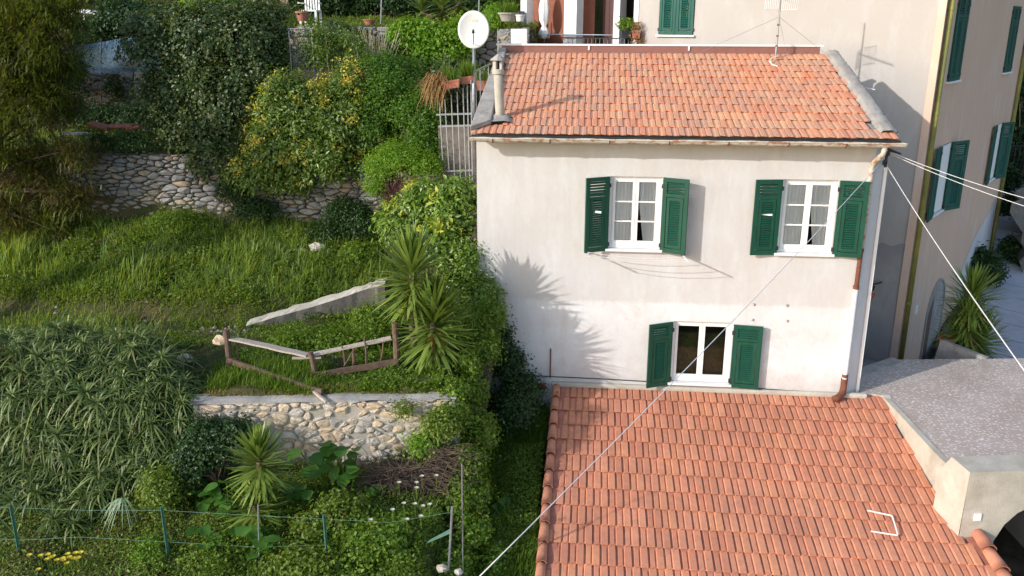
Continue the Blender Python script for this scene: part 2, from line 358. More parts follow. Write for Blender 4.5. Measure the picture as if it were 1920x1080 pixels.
l_aloe = leafmat('aloe_leaf', [G(58, 80, 38), G(92, 110, 52), G(70, 90, 42), G(148, 158, 96), G(50, 70, 34)], .15, .45, .3)
l_agave = leafmat('pale_leaf', [G(160, 182, 150), G(176, 194, 166)], .2)
l_burdock = leafmat('broad_leaf', [G(88, 132, 52), G(104, 148, 62), G(78, 120, 46), G(120, 160, 76)], .35, .5, .35)
l_flower_w = leafmat('white_petal', [G(236, 236, 226), G(226, 226, 216)], .3)
l_flower_y = leafmat('yellow_petal', [G(250, 232, 90), G(246, 224, 76)], .05)
l_flower_o = leafmat('orange_petal', [G(236, 140, 40), G(226, 120, 30)], .3)
l_dryleaf = leafmat('dry_leaf', [G(170, 138, 98), G(150, 118, 82), G(186, 156, 116)], .3, .7, .1)

# ------------------------------------------------------------------ ground
def sstep(a, b, x):
    t = np.clip((x-a)/(b-a), 0, 1); return t*t*(3-2*t)
def terrain(x, y):
    x = np.asarray(x, float); y = np.asarray(y, float)
    low = -0.22 + .21*(y+3.0); low = np.where(y < -8, -0.22+.21*(-5) + .10*(y+8), low)
    # wall line: y = -3.25 + 0.15*(x+2)
    wl = -3.05 + .15*(x+2)
    t1 = 1.0 + .02*(y+1)
    left = sstep(-4.0, -4.7, x)
    step_sharp = sstep(wl-.02, wl+.16, y); step_soft = sstep(-4.9, -.6, y)
    s = step_sharp*(1-left) + step_soft*left
    z = low*(1-s) + t1*s
    # bank rising behind the concrete ramp wall
    rl = 0.05 + .40*(x+4.4)*sstep(-5.2, -4.2, x); rl = np.clip(rl, -.2, 1.3)
    z = z + sstep(rl-.05, rl+.35, y)*(.30+.0*x) + np.clip(y-rl, 0, 3.6-rl)*.26
    # terrace steps up the hill
    z = z + (3.80-z)*sstep(3.42, 3.62, y)
    z = z + (y > 3.5)*.03*np.clip(y-3.5, 0, 4)
    z = z + (5.45-z)*sstep(7.35, 7.55, y)
    z = z + (6.55-z)*sstep(9.05, 9.25, y)
    hill = 6.55 + .06*np.clip(y-9.2, 0, 4) + .62*np.clip(y-13.2, 0, 1e9)
    hill = np.where(y > 60, 6.55+.24+.62*46.8 + .15*(y-60), hill)
    z = np.where(y > 9.25, hill, z)
    # sunken strip beside the lower roof
    g = -.48 + .17*np.clip(y, -6, 0) ; gm = sstep(-.25, .35, x)*(1-sstep(.05, .25, y))
    z = z*(1-gm) + np.minimum(z, g)*gm
    # under the buildings, behind the house, and the street side
    hm = sstep(1.35, 1.5, x)*(1-sstep(.0, .3, y)); z = z*(1-hm) + np.minimum(z, -4.2)*hm
    bm = sstep(.35, .6, x)*sstep(3.9, 4.3, y)*(1-sstep(24, 27, y)); z = z*(1-bm) + np.minimum(z, 4.4)*bm
    rm = sstep(7.0, 7.6, x)*(1-sstep(24, 30, y)); z = z*(1-rm) + np.minimum(z, -4.2)*rm
    return z
def make_ground():
    xs = np.concatenate([np.linspace(-300, -20, 15), np.arange(-19.5, -13, .5), np.arange(-13, 1.6, .11), np.arange(1.7, 14, .4), np.linspace(15, 300, 16)])
    ys = np.concatenate([np.linspace(-200, -9, 12), np.arange(-8.6, -6.6, .4), np.arange(-6.6, 9.7, .09), np.arange(9.8, 16, .3), np.arange(16.5, 32, .8), np.linspace(34, 300, 14)])
    X, Y = np.meshgrid(xs, ys, indexing='ij'); Z = terrain(X, Y)
    near = (np.abs(X+6) < 9)
    Z = Z + near*(.05*np.sin(X*2.3+Y*1.1)*np.cos(Y*2.7-X*.7) + .03*np.sin(X*5.1-Y*4.3))
    nx, ny = len(xs), len(ys); v = np.stack([X, Y, Z], -1).reshape(-1, 3)
    I = (np.arange(nx-1)[:, None]*ny + np.arange(ny-1)[None]).ravel()
    t = np.concatenate([np.stack([I, I+ny, I+ny+1], 1), np.stack([I, I+ny+1, I+1], 1)])
    me = tri_mesh('ground', v, t, m_ground); o = add_obj('ground', me); tag(o, kind='structure')
make_ground()
# ------------------------------------------------------------------ big parts of the setting on the street side
BA = math.radians(33); BC = V(9.48, 4.50, 0)
E1 = V(-math.cos(BA), math.sin(BA), 0); N1 = V(-math.sin(BA), -math.cos(BA), 0)
E2 = V(math.sin(BA), math.cos(BA), 0); N2 = V(math.cos(BA), -math.sin(BA), 0)
def W1(s, z, out=0.0): return BC + E1*s + N1*out + V(0, 0, z)
def W2(s, z, out=0.0): return BC + E2*s + N2*out + V(0, 0, z)
def make_terrace():
    edge = [V(7.30, .03, 0), V(7.55, .10, 0), V(7.72, .0, 0), V(7.76, -.55, 0), V(7.80, -1.2, 0), V(7.84, -1.8, 0), V(7.88, -2.4, 0), V(7.96, -2.9, 0)]
    poly = edge + [V(22, -2.2, 0), V(22, 3.2, 0), V(11.25, 2.30, 0), V(8.60, 1.98, 0), V(7.45, 1.02, 0), V(7.34, .9, 0)]
    structure('terrace', MB().prism([p for p in poly[::-1]], (0, 0, -.35)), m_paving)
    mb = MB()  # pale rendered kerb face running down beside the tiled roof
    for a, b in zip(edge[1:-1], edge[2:]):
        d = unit(b-a); n = V(d[1], -d[0], 0)*-1; n = V(-abs(d[1]), d[0]*(-1 if d[1] > 0 else 1)*-1, 0)
        q = [a+V(-.055, 0, .012), b+V(-.055, 0, .012), b+V(.05, 0, .012), a+V(.05, 0, .012)]
        mb.prism(q, (0, 0, -2.6))
    structure('terrace_edge', mb, m_concrete_lt)
    structure('alley_step', MB().beam(V(7.38, .98, -.075), V(8.56, 1.94, -.075), .26, .20), m_concrete)
    mb = MB(); mb.prism([V(7.3, 1.0, -.9), V(9.4, 1.9, -.9), V(9.6, 4.4, -1.1), V(7.3, 5.7, -1.1)], (0, 0, -.3)); structure('alley_floor', mb, m_grime)
make_terrace()
def make_arch():
    root = thing('terrace_parapet', 'pale rendered parapet block with arched vault below the speckled terrace', 'parapet', (9, -3, -4))
    P1, P2 = V(7.78, -2.93, .3), V(7.86, -3.42, .3); dr = unit(V(1.0, .17, 0)); P3 = P2+dr*9; P4 = P1+dr*9
    n = V(dr[1], -dr[0], 0)
    fp = lambda x, y: AP(x, y, P2, n)
    arch = [fp(*q) for q in ((1847, 1085), (1851, 1050), (1863, 1014), (1883, 984), (1908, 962), (1936, 949))]
    c0 = arch[0]; top = arch[-1]; half = (top-c0)@dr + .55
    q = [((p-c0)@dr, p[2]) for p in arch]; q = [(0, -4.2)]+q+[(half, q[-1][1]+.05)]; full = q + [(2*half-a, b) for a, b in q[-2::-1]]
    mb = MB(); zt = .3; pt = lambda s, z, d=0: V(c0[0], c0[1], 0)+dr*s - n*d + V(0, 0, z)
    sL = (P2-c0)@dr; sR = 9
    # face as strips above the arch curve
    ol = [pt(sL, zt), pt(sL, -4.2)]+[pt(a, b) for a, b in full]+[pt(sR, -4.2), pt(sR, zt)]; mb.add(ol, [tuple(range(len(ol)))])
    mb.add([P1, P2, P3, P4], [(0, 1, 2, 3)]); mb.add([P1+V(-.1, .12, -.3), P2+V(-.04, 0, -4), P2, P1], [(0, 1, 2, 3)]); mb.add([P1+V(-.1, .12, -.3), P1+V(-.1, .12, -4), P2+V(-.04, 0, -4)], [(0, 1, 2)])
    mb.add([P1, P4, P4+V(0, 0, -.6), P1+V(0, 0, -.6)], [(0, 1, 2, 3)])
    mb.build('face', m_concrete_lt, root)
    mb = MB()
    for (a, b), (c, d) in zip(full[:-1], full[1:]): mb.add([pt(a, b), pt(c, d), pt(c, d, 4.4), pt(a, b, 4.4)], [(0, 1, 2, 3)])
    mb.add([pt(-.5, .0, 4.4), pt(2*half+.5, 0, 4.4), pt(2*half+.5, -4.2, 4.4), pt(-.5, -4.2, 4.4)], [(0, 1, 2, 3)])
    mb.build('vault', m_grime, root)
    c = fp(1832, 969); s = MB().box(c+n*.012, (.11, .02, .12), np.stack([dr, -n, V(0, 0, 1)], 1)); s.build('plate', m_white, root)
make_arch()
def make_ramp():
    a = V(12.81, 6.69, -1.55); b = V(18.38, 18.56, 0.0); d = unit(b-a); side = unit(np.cross(d, V(0, 0, 1)))
    L = np.linalg.norm(b-a)
    root = tag(MB().prism([a-d*9-side*1.4, a-d*9+side*7, b+d*22+side*7, b+d*22-side*1.4], (0, 0, -.6)).build('ramp_road', m_darkmortar), kind='structure')
    t = -5.0; i = 0
    while t < 22:
        w = .95+.2*random.random()
        c = a + d*(t+w/2) + side*2.8 + V(0, 0, .03)
        sk = unit(side + d*-.28)
        x = sk; yv = d; z = unit(np.cross(x, yv))
        mb = MB(); p = [c-x*3.9-d*w*.45, c+x*3.9-d*w*.45, c+x*3.9+d*w*.45, c-x*3.9+d*w*.45]; p[2] = p[2]+V(0, 0, .02); p[3] = p[3]+V(0, 0, .02)
        mb.prism([q+V(0, 0, .05) for q in p], (0, 0, -.07)); mb.build('paving_slab', m_step, root); t += w; i += 1
make_ramp()

# ------------------------------------------------------------------ wall with openings
def wall_holes(mb, P, u0, u1, z0, z1, holes, depth, inward):
    us = sorted({u0, u1, *[h[0] for h in holes], *[h[1] for h in holes]}); zs = sorted({z0, z1, *[h[2] for h in holes], *[h[3] for h in holes]})
    for a, b in zip(us[:-1], us[1:]):
        for c, d in zip(zs[:-1], zs[1:]):
            if any(h[0] <= a and b <= h[1] and h[2] <= c and d <= h[3] for h in holes): continue
            mb.add([P(a, c), P(b, c), P(b, d), P(a, d)], [(0, 1, 2, 3)])
    for a, b, c, d in holes:
        I = np.array(inward)*depth; q = [P(a, c), P(b, c), P(b, d), P(a, d)]
        for i in range(4): p, r = q[i], q[(i+1) % 4]; mb.add([p, r, r+I, p+I], [(0, 1, 2, 3)])
def shutter(name, parent, hinge, w, h, sgn, ang, along, out, mat, nm='shutter', t=.04):
    """louvred leaf hinged at `hinge` (bottom), swung so it stands `ang` off the wall"""
    along = np.array(along, float)*sgn; out = np.array(out, float)
    x = along*math.cos(ang) + out*math.sin(ang); y = np.cross(V(0, 0, 1), x); R = np.stack([x, y, V(0, 0, 1)], 1)
    B = lambda mb, u0, u1, z0, z1, th, off=0: mb.box(hinge + x*(u0+u1)/2 + y*off + V(0, 0, (z0+z1)/2), (u1-u0, th, z1-z0), R)
    st = .075*w/.47; zs = h*.775; rail = .06
    fr = MB(); B(fr, 0, st, 0, h, t); B(fr, w-st, w, 0, h, t); B(fr, st, w-st, 0, .085, t-.002); B(fr, st, w-st, h-.07, h, t-.002); B(fr, st, w-st, zs-rail/2, zs+rail/2, t-.002)
    o = fr.build(nm, mat, parent)
    fl = MB(); a, b = st+.012, w-st-.012; c, d = .097, zs-rail/2-.012; fs = .05*w/.47
    B(fl, a, a+fs, c, d, t*.8); B(fl, b-fs, b, c, d, t*.8); B(fl, a+fs, b-fs, c, c+.055, t*.8-.002); B(fl, a+fs, b-fs, d-.055, d, t*.8-.002); fl.build('flap_frame', mat, o)
    sl = MB()
    def louv(u0, u1, z0, z1):
        n = max(3, int((z1-z0)/.042)); p = (z1-z0)/n
        for i in range(n):
            zc = z0+p*(i+.5); ca, sa = math.cos(.75), math.sin(.75)
            sd_ = 1 if (y@out) > 0 else -1
            yy = y*ca + V(0, 0, 1)*(-sa*sd_); zz = np.cross(x, yy)
            sl.box(hinge + x*(u0+u1)/2 + V(0, 0, zc), (u1-u0, .042, .008), np.stack([x, yy, zz], 1))
    louv(st-.004, w-st+.004, zs+rail/2, h-.07); louv(a+fs-.004, b-fs+.004, c+.055, d-.055)
    sl.build('slats', mat, o)
    for z in (.12, h-.16): MB().box(hinge + V(0, 0, z), (.05, .05, .07), R).build('hinge', m_darkmetal, o)
    return o
def window(parent, P, u0, u1, z0, z1, inw, rows, curtain, sill=True, mat=None):
    """casement pair set `inw` behind the wall face"""
    mat = mat or m_white; P0 = lambda u, z, d: P(u, z) + np.array(inw)*d
    U = unit(P(u1, z0)-P(u0, z0)); I = np.array(inw); R = np.stack([U, I, V(0, 0, 1)], 1)
    def B(mb, a, b, c, d, dep, th): mb.box(P0((a+b)/2, (c+d)/2, dep), (b-a, th, d-c), R)
    f = MB(); k = .05; B(f, u0, u0+k, z0, z1, .09, .06); B(f, u1-k, u1, z0, z1, .09, .06); B(f, u0+k, u1-k, z1-k, z1, .09, .058); B(f, u0+k, u1-k, z0, z0+k+.01, .09, .058)
    w = f.build('window', mat, parent); m = (u0+u1)/2
    for a, b in ((u0+k+.004, m-.003), (m+.003, u1-k-.004)):
        s = MB(); c, d = z0+k+.014, z1-k-.004; q = .052
        B(s, a, a+q, c, d, .08, .045); B(s, b-q, b, c, d, .08, .045); B(s, a+q, b-q, c, c+q+.015, .08, .043); B(s, a+q, b-q, d-q, d, .08, .043)
        for i in range(1, rows):
            zz = c+q+.015+(d-c-2*q-.015)*i/rows; B(s, a+q, b-q, zz-.013, zz+.013, .08, .036)
        s.build('sash', mat, w)
        for i in range(rows):
            za = c+q+.015+(d-c-2*q-.015)*i/rows+.013*(i > 0); zb = c+q+.015+(d-c-2*q-.015)*(i+1)/rows-.013*(i < rows-1)
            g = MB(); g.add([P0(a+q, za, .082), P0(b-q, za, .082), P0(b-q, zb, .082), P0(a+q, zb, .082)], [(0, 1, 2, 3)]); g.build('pane', m_glass, w)
        if curtain:
            cu = MB(); n = 26
            vs = []; aa, bb = (a+.02, b-.05) if a < (u0+u1)/2-.1 else (a+.04, b)
            for j in range(n+1):
                u = aa+(bb-aa)*j/n; dd = .125+.012*math.sin(j*1.35)+.008*math.sin(j*2.9+1)
                pull = (1 if a > (u0+u1)/2-.02 else 0)*.14*max(0, 1-(j/n)*2.2)
                vs += [P0(u, z1-.06, dd), P0(u+pull*.3, (z0*.45+z1*.55), dd), P0(min(u+pull, bb), z0+.02, dd)]
            fs = []
            for j in range(n): k3 = j*3; fs += [(k3, k3+3, k3+4, k3+1), (k3+1, k3+4, k3+5, k3+2)]
            cu.add(vs, fs); cu.build('curtain', m_curtain, w, smooth=True)
    rm = MB(); a, b, c, d = u0-.5, u1+.5, z0-.6, z1+.4; q = [P0(a, c, .32), P0(b, c, .32), P0(b, d, .32), P0(a, d, .32)]; r = [P0(a, c, 2.2), P0(b, c, 2.2), P0(b, d, 2.2), P0(a, d, 2.2)]
    rm.add(q+r, [(4, 5, 6, 7), (0, 1, 5, 4), (1, 2, 6, 5), (2, 3, 7, 6), (3, 0, 4, 7)]); rm.build('room', m_dark, w)
    if sill:
        s = MB(); B(s, u0-.05, u1+.05, z0-.05, z0-.002, .02, .20); s.build('sill', m_whitewash, w, bevel=.006)
    return w

# ------------------------------------------------------------------ the house
house = thing('house', 'two-storey cream plastered house with green shutters under a tiled roof', 'house', (3.5, 0, 0))
HL, HR = 0.0, 7.0; RY, RZ, EY, EZ = 4.07, 6.137, -.35, 4.896; RS = math.atan2(RZ-EZ, RY-EY)
FP = lambda u, z: V(u, 0, z)
mb = MB(); ops = [(2.427, 3.362, 2.76, 4.09), (5.468, 6.427, 2.76, 4.09), (3.703, 4.801, .155, 1.375)]
wall_holes(mb, FP, HL, HR, -2.2, 4.93, ops, .16, (0, 1, 0)); mb.build('facade', m_facade, house)
mb = MB(); zr = lambda y: EZ-.12+(y-EY)*math.tan(RS)
mb.add([V(0, 0, -2.2), V(0, 4.0, -2.2), V(0, 4.0, zr(4.0)), V(0, 0, zr(0))], [(0, 1, 2, 3)])
mb.add([V(0, 4.0, -2.2), V(7.2, 4.0, -2.2), V(7.2, 4.0, zr(4)), V(0, 4.0, zr(4))], [(0, 1, 2, 3)])
mb.add([V(7.27, .19, -2.2), V(7.27, 4.0, -2.2), V(7.27, 4.0, zr(4)), V(7.27, .19, zr(.19))], [(0, 1, 2, 3)]); mb.build('side_wall', m_side, house)
mb = MB(); mb.add([V(7.0, 0, -2.2), V(7.215, .17, -2.2), V(7.215, .17, 4.93), V(7.0, 0, 4.93)], [(0, 1, 2, 3)]); mb.build('corner_return', m_side, house)
mb = MB().box((7.245, .165, 1.25), (.055, .05, 6.1)); mb.build('corner_strip', m_white, house)
for (a, b, c, d), rows, cur in zip(ops, (3, 3, 1), (True, True, False)): window(house, FP, a, b, c, d, (0, 1, 0), rows, cur)
for (hx, hz, w, h, sg, an) in ((2.415, 2.72, .475, 1.37, -1, .50), (3.374, 2.72, .475, 1.37, 1, .42), (5.456, 2.72, .48, 1.37, -1, .16), (6.44, 2.72, .49, 1.37, 1, .20), (3.69, .10, .50, 1.27, -1, .46), (4.815, .10, .53, 1.25, 1, .13)):
    shutter('shutter', house, V(hx, -.035, hz), w, h, sg, an, (1, 0, 0), (0, -1, 0), m_green)
# broken-out pale slat in two leaves
for u, z in ((2.19, 3.47), (5.22, 3.46)): MB().box((u, -.18 if u < 3 else -.075, z), (.20, .012, .035), [[.9, .4, 0], [-.4, .9, 0], [0, 0, 1]] if u < 3 else None).build('pale_slat', m_white, house)
def tile_mesh(name, w, L, kind, mat):
    mb = MB(); ov = .05
    if kind == 'old':
        us = [0, .05, .38, .48, .60, .72, .93, 1.02]; hs = [.006, .021, .024, .009, .007, .019, .021, .006]; vs_ = [0, .5, 1]
        H = lambda i, j: hs[i]
    else:
        us = [0, .07, .15, .40, .48, .56, .96, 1.0]; vs_ = [0, .15, .80, 1]
        def H(i, j):
            b = [.010, .002, .024, .024, .002, .038, .038, .010][i]
            return b if (i not in (1, 4) or 0 < j < 3) else .024
    tz = .036 if kind != 'old' else .026
    P = lambda i, j: V(us[i]*w, vs_[j]*(L+ov)+(.022 if (j == 0 and i in (0, 1, 3, 4, 7)) else 0), H(i, j) + tz*(1-vs_[j]))
    n, m = len(us), len(vs_); v = [P(i, j) for j in range(m) for i in range(n)]; f = [(j*n+i, j*n+i+1, (j+1)*n+i+1, (j+1)*n+i) for j in range(m-1) for i in range(n-1)]
    v += [V(us[i]*w, .004+(.022 if i in (0, 1, 3, 4, 7) else 0), H(i, 0)-(.017 if kind != 'old' else .020)+tz) for i in range(n)]; o = n*m; f += [(o+i, o+i+1, i+1, i) for i in range(n-1)]
    mb.add(v, f); return mb.mesh(name, mat)
def lay_tiles(part, tm, origin, w, L, rows, slope, keep, limit, jit, stuff_name):
    cs, ss = math.cos(slope), math.sin(slope); spots = []
    for r in range(rows):
        x0, n = keep(r)
        for c in range(n): spots.append((r, x0+c*w))
    k = 0; rest = []
    for r, x in spots:
        s = r*L; p = Vector((x, origin[1]+s*cs, origin[2]+s*ss))
        loc = p + Vector((random.uniform(-jit, jit), 0, random.uniform(0, jit*.6))); loc.y += random.uniform(-jit, jit)*1.2
        rot = (slope+random.uniform(-jit, jit)*.7, random.uniform(-jit, jit)*1.2, random.uniform(-jit, jit)*1.6)
        if k < limit:
            o = bpy.data.objects.new('tile', tm); COL.objects.link(o); o.parent = part; o.location = loc; o.rotation_euler = rot; k += 1
        else: rest.append((loc, rot))
    if rest:
        from mathutils import Euler
        mb = MB(); vv = [Vector(v.co) for v in tm.vertices]; ff = [tuple(p.vertices) for p in tm.polygons]
        for loc, rot in rest:
            Mx = Matrix.Translation(loc) @ Euler(rot).to_matrix().to_4x4(); mb.add([Mx @ v for v in vv], ff)
        tag(mb.build(stuff_name, tm.materials[0], part), kind='stuff')
def slope_pt(x, s, off=0.0): return V(x, EY+s*math.cos(RS)-off*math.sin(RS), EZ+s*math.sin(RS)+off*math.cos(RS))
RL = math.hypot(RY-EY, RZ-EZ)
def slab_on_roof(mb, pts, o0, o1):
    n = len(pts); mb.add([slope_pt(x, s, o0) for x, s in pts]+[slope_pt(x, s, o1) for x, s in pts], [tuple(range(n))[::-1], tuple(range(n, 2*n))]+[(i, (i+1) % n, (i+1) % n+n, i+n) for i in range(n)])
mb = MB(); slab_on_roof(mb, [(-.04, .04), (7.26, .04), (7.26, RL), (-.02, RL)], -.16, -.085); roof = mb.build('roof', m_concrete, house)
TWo = .228; rows = 12; TLo = (RL-.03)/rows
tm_old = tile_mesh('roof_tile', TWo, TLo, 'old', m_tile_old)
def keep_old(r):
    if r == 0: return (-.06, 32)
    off = (.10 if r > 2 else .34)+(TWo/2 if r % 2 else 0)
    return (off+.02*random.random(), int((7.06-off)/TWo+.3) if r > 1 else int((7.02-off)/TWo))
lay_tiles(roof, tm_old, V(0, EY, EZ-.055), TWo, TLo, rows, RS, keep_old, 300, .006, 'upper_tile_rows')
def mound(pts0, pts1, h, n, name, mat, parent, seg=14):
    """cement bead between two edge polylines (s values shared)"""
    mb = MB(); rows_ = []
    for k in range(seg+1):
        t = k/seg; a = (1-t)*V(*pts0[0])+t*V(*pts0[1]); b = (1-t)*V(*pts1[0])+t*V(*pts1[1]); r = []
        for j in range(n+1):
            q = j/n; x = a[0]+(b[0]-a[0])*q + random.uniform(-.012, .012); s = a[1]+(b[1]-a[1])*q
            r.append(slope_pt(x, s, (h*math.sin(math.pi*min(1, max(0, q*.96+.02)))**.6 + random.uniform(-.008, .008)) - (.06 if j in (0, n) else 0)))
        rows_.append(r)
    v = [p for r in rows_ for p in r]; f = [(k*(n+1)+j, k*(n+1)+j+1, (k+1)*(n+1)+j+1, (k+1)*(n+1)+j) for k in range(seg) for j in range(n)]
    mb.add(v, f); return mb.build(name, mat, parent, smooth=True)
mound([(6.98, .22), (6.98, RL+.04)], [(7.29, .16), (7.27, RL+.04)], .045, 9, 'cement_verge', m_concrete, roof, 40)
mb = MB(); slab_on_roof(mb, [(-.07, .05), (.27, .40), (.14, RL+.02), (-.02, RL+.02)], -.02, .075); mb.build('cement_verge', m_concrete, roof, bevel=.02)
mound([(.16, .38), (.16, .75)], [(.72, .38), (.60, .75)], .05, 5, 'cement_patch', m_concrete, roof, 5)
mb = MB(); mb.box((3.45, RY+.01, RZ+.03), (6.82, .05, .17)); mb.build('ridge_flashing', m_flash, roof)
mb = MB(); mb.box((3.42, RY+.02, RZ+.135), (7.0, .12, .035)); fl = mb.build('ridge_cap', m_white, roof)
for x in (1.95, 4.1): MB().box((x, RY-.025, RZ+.075), (.03, .03, .10)).build('flashing_clip', m_white, roof)
mb = MB(); mb.box((3.62, -.28, 4.80), (7.34, .05, .07)); mb.build('fascia', m_darkmetal, roof)
# gutter: half round with beaded lip, brackets
def make_gutter():
    mb = MB(); n = 10; x0, x1 = -.06, 7.33; r = .075; vs = []; m = 30
    for k in range(m+1):
        x = x0+(x1-x0)*k/m; zc = 4.80 + .006*math.sin(k*1.7)
        for ra in (r, r-.008):
            for j in range(n+1):
                A = math.pi+math.pi*j/n; vs.append(V(x, -.42+ra*math.cos(A), zc+ra*math.sin(A)))
    N = 2*(n+1); fs = []
    for k in range(m):
        for j in range(n):
            a = k*N+j; fs += [(a, a+1, a+1+N, a+N)]; b = k*N+n+1+j; fs += [(b, b+N, b+1+N, b+1)]
        a = k*N; fs += [(a, a+N, a+N+n+1, a+n+1), (a+n, a+n+n+1, a+N+n+n+1, a+N+n)]
    for k in (0, m): fs.append(tuple(k*N+j for j in range(n+1)))
    mb.add(vs, fs); g = mb.build('gutter', m_gutter, house, smooth=False)
    for x in (.35, 1.35, 2.38, 3.4, 4.4, 5.4, 6.35): 
        MB().tube([V(x, -.42+.082*math.cos(math.pi+math.pi*j/8), 4.80+.082*math.sin(math.pi+math.pi*j/8)) for j in range(9)], .010, 6).build('bracket', m_rust, g)
    MB().tube([V(x0, -.50, 4.80), V(x1, -.50, 4.80)], .011, 6).build('lip', m_gutter, g)
    d = MB(); d.tube([V(7.0, -.42, 4.74), V(7.0, -.38, 4.62), V(6.95, -.10, 4.42), V(6.94, -.06, 4.30), V(6.93, -.06, 2.85)], .045, 10); dp = d.build('downspout', m_gutter, house, smooth=True)
    MB().tube([V(6.93, -.06, 2.85), V(6.925, -.06, 2.15)], .04, 10).build('rusted_length', m_rust, dp)
    MB().tube([V(6.925, -.06, 2.17), V(6.92, -.06, .32)], .043, 10).build('lower_length', m_whitewash, dp)
    for z in (2.15, 2.85, .42): MB().lathe((6.925, -.06, z), [(.056, -.03), (.056, .03)], 12).build('collar', m_rust, dp)
    MB().tube([V(6.92, -.06, .36), V(6.92, -.065, .18), V(6.90, -.10, .08), V(6.80, -.20, .035), V(6.72, -.26, .03)], [.062, .06, .066, .062, .064], 12).build('outlet_elbow', m_rust, dp, smooth=True)
make_gutter()
def make_chimney():
    b = slope_pt(.40, .72); b = V(b[0], b[1], b[2]-.08); t = b+V(-.045, .02, .86); d = t-b
    root = MB().tube([b, b+d*.35, b+d*.7, t], [.085, .084, .083, .082], 20).build('chimney', m_concrete_lt, house, smooth=True)
    MB().lathe(t, [(.10, -.03), (.108, -.02), (.108, .05), (.10, .06)], 20).build('collar', m_concrete_lt, root)
    c = MB()
    for k in range(4):
        A = math.pi/4+k*math.pi/2+.25; c.box(t+V(.075*math.cos(A), .075*math.sin(A), .13), (.05, .05, .16), [[math.cos(A), -math.sin(A), 0], [math.sin(A), math.cos(A), 0], [0, 0, 1]])
    c.build('cowl', m_concrete_lt, root)
    MB().lathe(t, [(.05, .06), (.05, .2)], 10).build('flue', m_dark, root)
    MB().lathe(t, [(.135, .205), (.15, .215), (.02, .315), (.004, .32)], 8).build('cap', m_concrete, root)
make_chimney()
# thin service cable pinned along the foot of the facade, rusty stake, exposed brick
MB().tube([V(.55, -.02, .17), V(1.5, -.02, .16), V(2.6, -.02, .15), V(3.5, -.02, .13)], .009, 6).build('wall_cable', m_blackplastic, house)
MB().tube([V(4.95, -.02, .09), V(5.9, -.02, .06), V(6.8, -.02, .05)], .009, 6).build('wall_cable', m_blackplastic, house)
MB().tube([V(1.40, -.03, .14), V(1.40, -.03, .74)], .014, 6).build('stake', m_rust, house)
for i, (x, z, l) in enumerate(((1.19, -.05, .27), (.95, .23, .24), (.82, -.16, .2), (1.16, -.30, .24), (.88, -.42, .25))):
    MB().box((x, -.008, z), (l, .03, .11)).build('brick', m_brick if i == 0 else m_facade, house, bevel=.008)
mb = MB(); mb.box((4.4, -.03, .015), (5.95, .10, .10)); mb.build('mortar_flashing', m_concrete_lt, house, bevel=.03)
for x, z in ((5.15, 1.75), (5.75, 1.75), (5.15, 1.45), (5.78, 1.45)): MB().lathe((x, -.004, z), [(.02, -.02), (.02, .02)], 8).build('wall_plug', m_concrete, house)
# iron arms and lines for drying clothes under the left window
def clothes_arms():
    a = V(2.06, -.02, 2.70); b = V(3.80, -.02, 2.66); root = house
    MB().box(a, (.09, .05, .09)).build('clothesline_bracket', m_metalgrey, root); MB().box(b+V(0, 0, .02), (.08, .05, .06)).build('clothesline_bracket', m_metalgrey, root)
    L = .66; mb = MB(); mb.beam(a, a+V(.02, -L, .07), .022, .022); mb.build('clothesline_arm', m_whitewash, root); mb = MB(); mb.beam(b, b+V(.02, -L, .07), .022, .022); mb.build('clothesline_arm', m_whitewash, root)
    for k in (.30, .48, .62): 
        p, q = a+V(.01, -k, .05), b+V(.01, -k, .05); MB().tube([p, (p*.75+q*.25)-V(0, 0, .05), (p+q)/2-V(0, 0, .07), (p*.25+q*.75)-V(0, 0, .05), q], .005, 5).build('clothesline', m_cable, root)
clothes_arms()

# ------------------------------------------------------------------ lower building with tiled roof
lower = thing('lower_house', 'low building whose newer terracotta roof slopes down from the house wall', 'building', (4.6, -3, -4))
LS = math.atan(.235); LT = .24; LR_rows = 14; LL = .408
lp = lambda x, s, off=0.0: V(x, -s*math.cos(LS)-off*math.sin(LS), -s*math.sin(LS)+off*math.cos(LS))
Lmax = LR_rows*LL
mb = MB(); q = [(1.50, .05), (7.72, .05), (8.25, Lmax-.02), (1.44, Lmax-.02)]
mb.add([lp(x, s, -.20) for x, s in q]+[lp(x, s, -.075) for x, s in q], [(3, 2, 1, 0), (4, 5, 6, 7)]+[(i, (i+1) % 4, (i+1) % 4+4, i+4) for i in range(4)]); roof2 = mb.build('roof', m_concrete_lt, lower)
mb = MB().box((4.7, -2.8, -2.9), (6.2, 5.2, 2.9)); mb.build('wall', m_facade, lower)
tm_new = tile_mesh('lower_roof_tile', LT, LL, 'new', m_tile_new)
def keep_new(r):   # r counts from the eaves upward
    s = (LR_rows-1-r)*LL; x0 = 1.62-.004*s + (LT/2-.06 if r % 2 else -.06); xe = 7.72+.088*s
    return (x0, int((xe-x0)/LT+.35))
lay_tiles(roof2, tm_new, lp(0, Lmax, -.05), LT, LL, LR_rows, LS, keep_new, 300, .0035, 'upper_tile_rows')
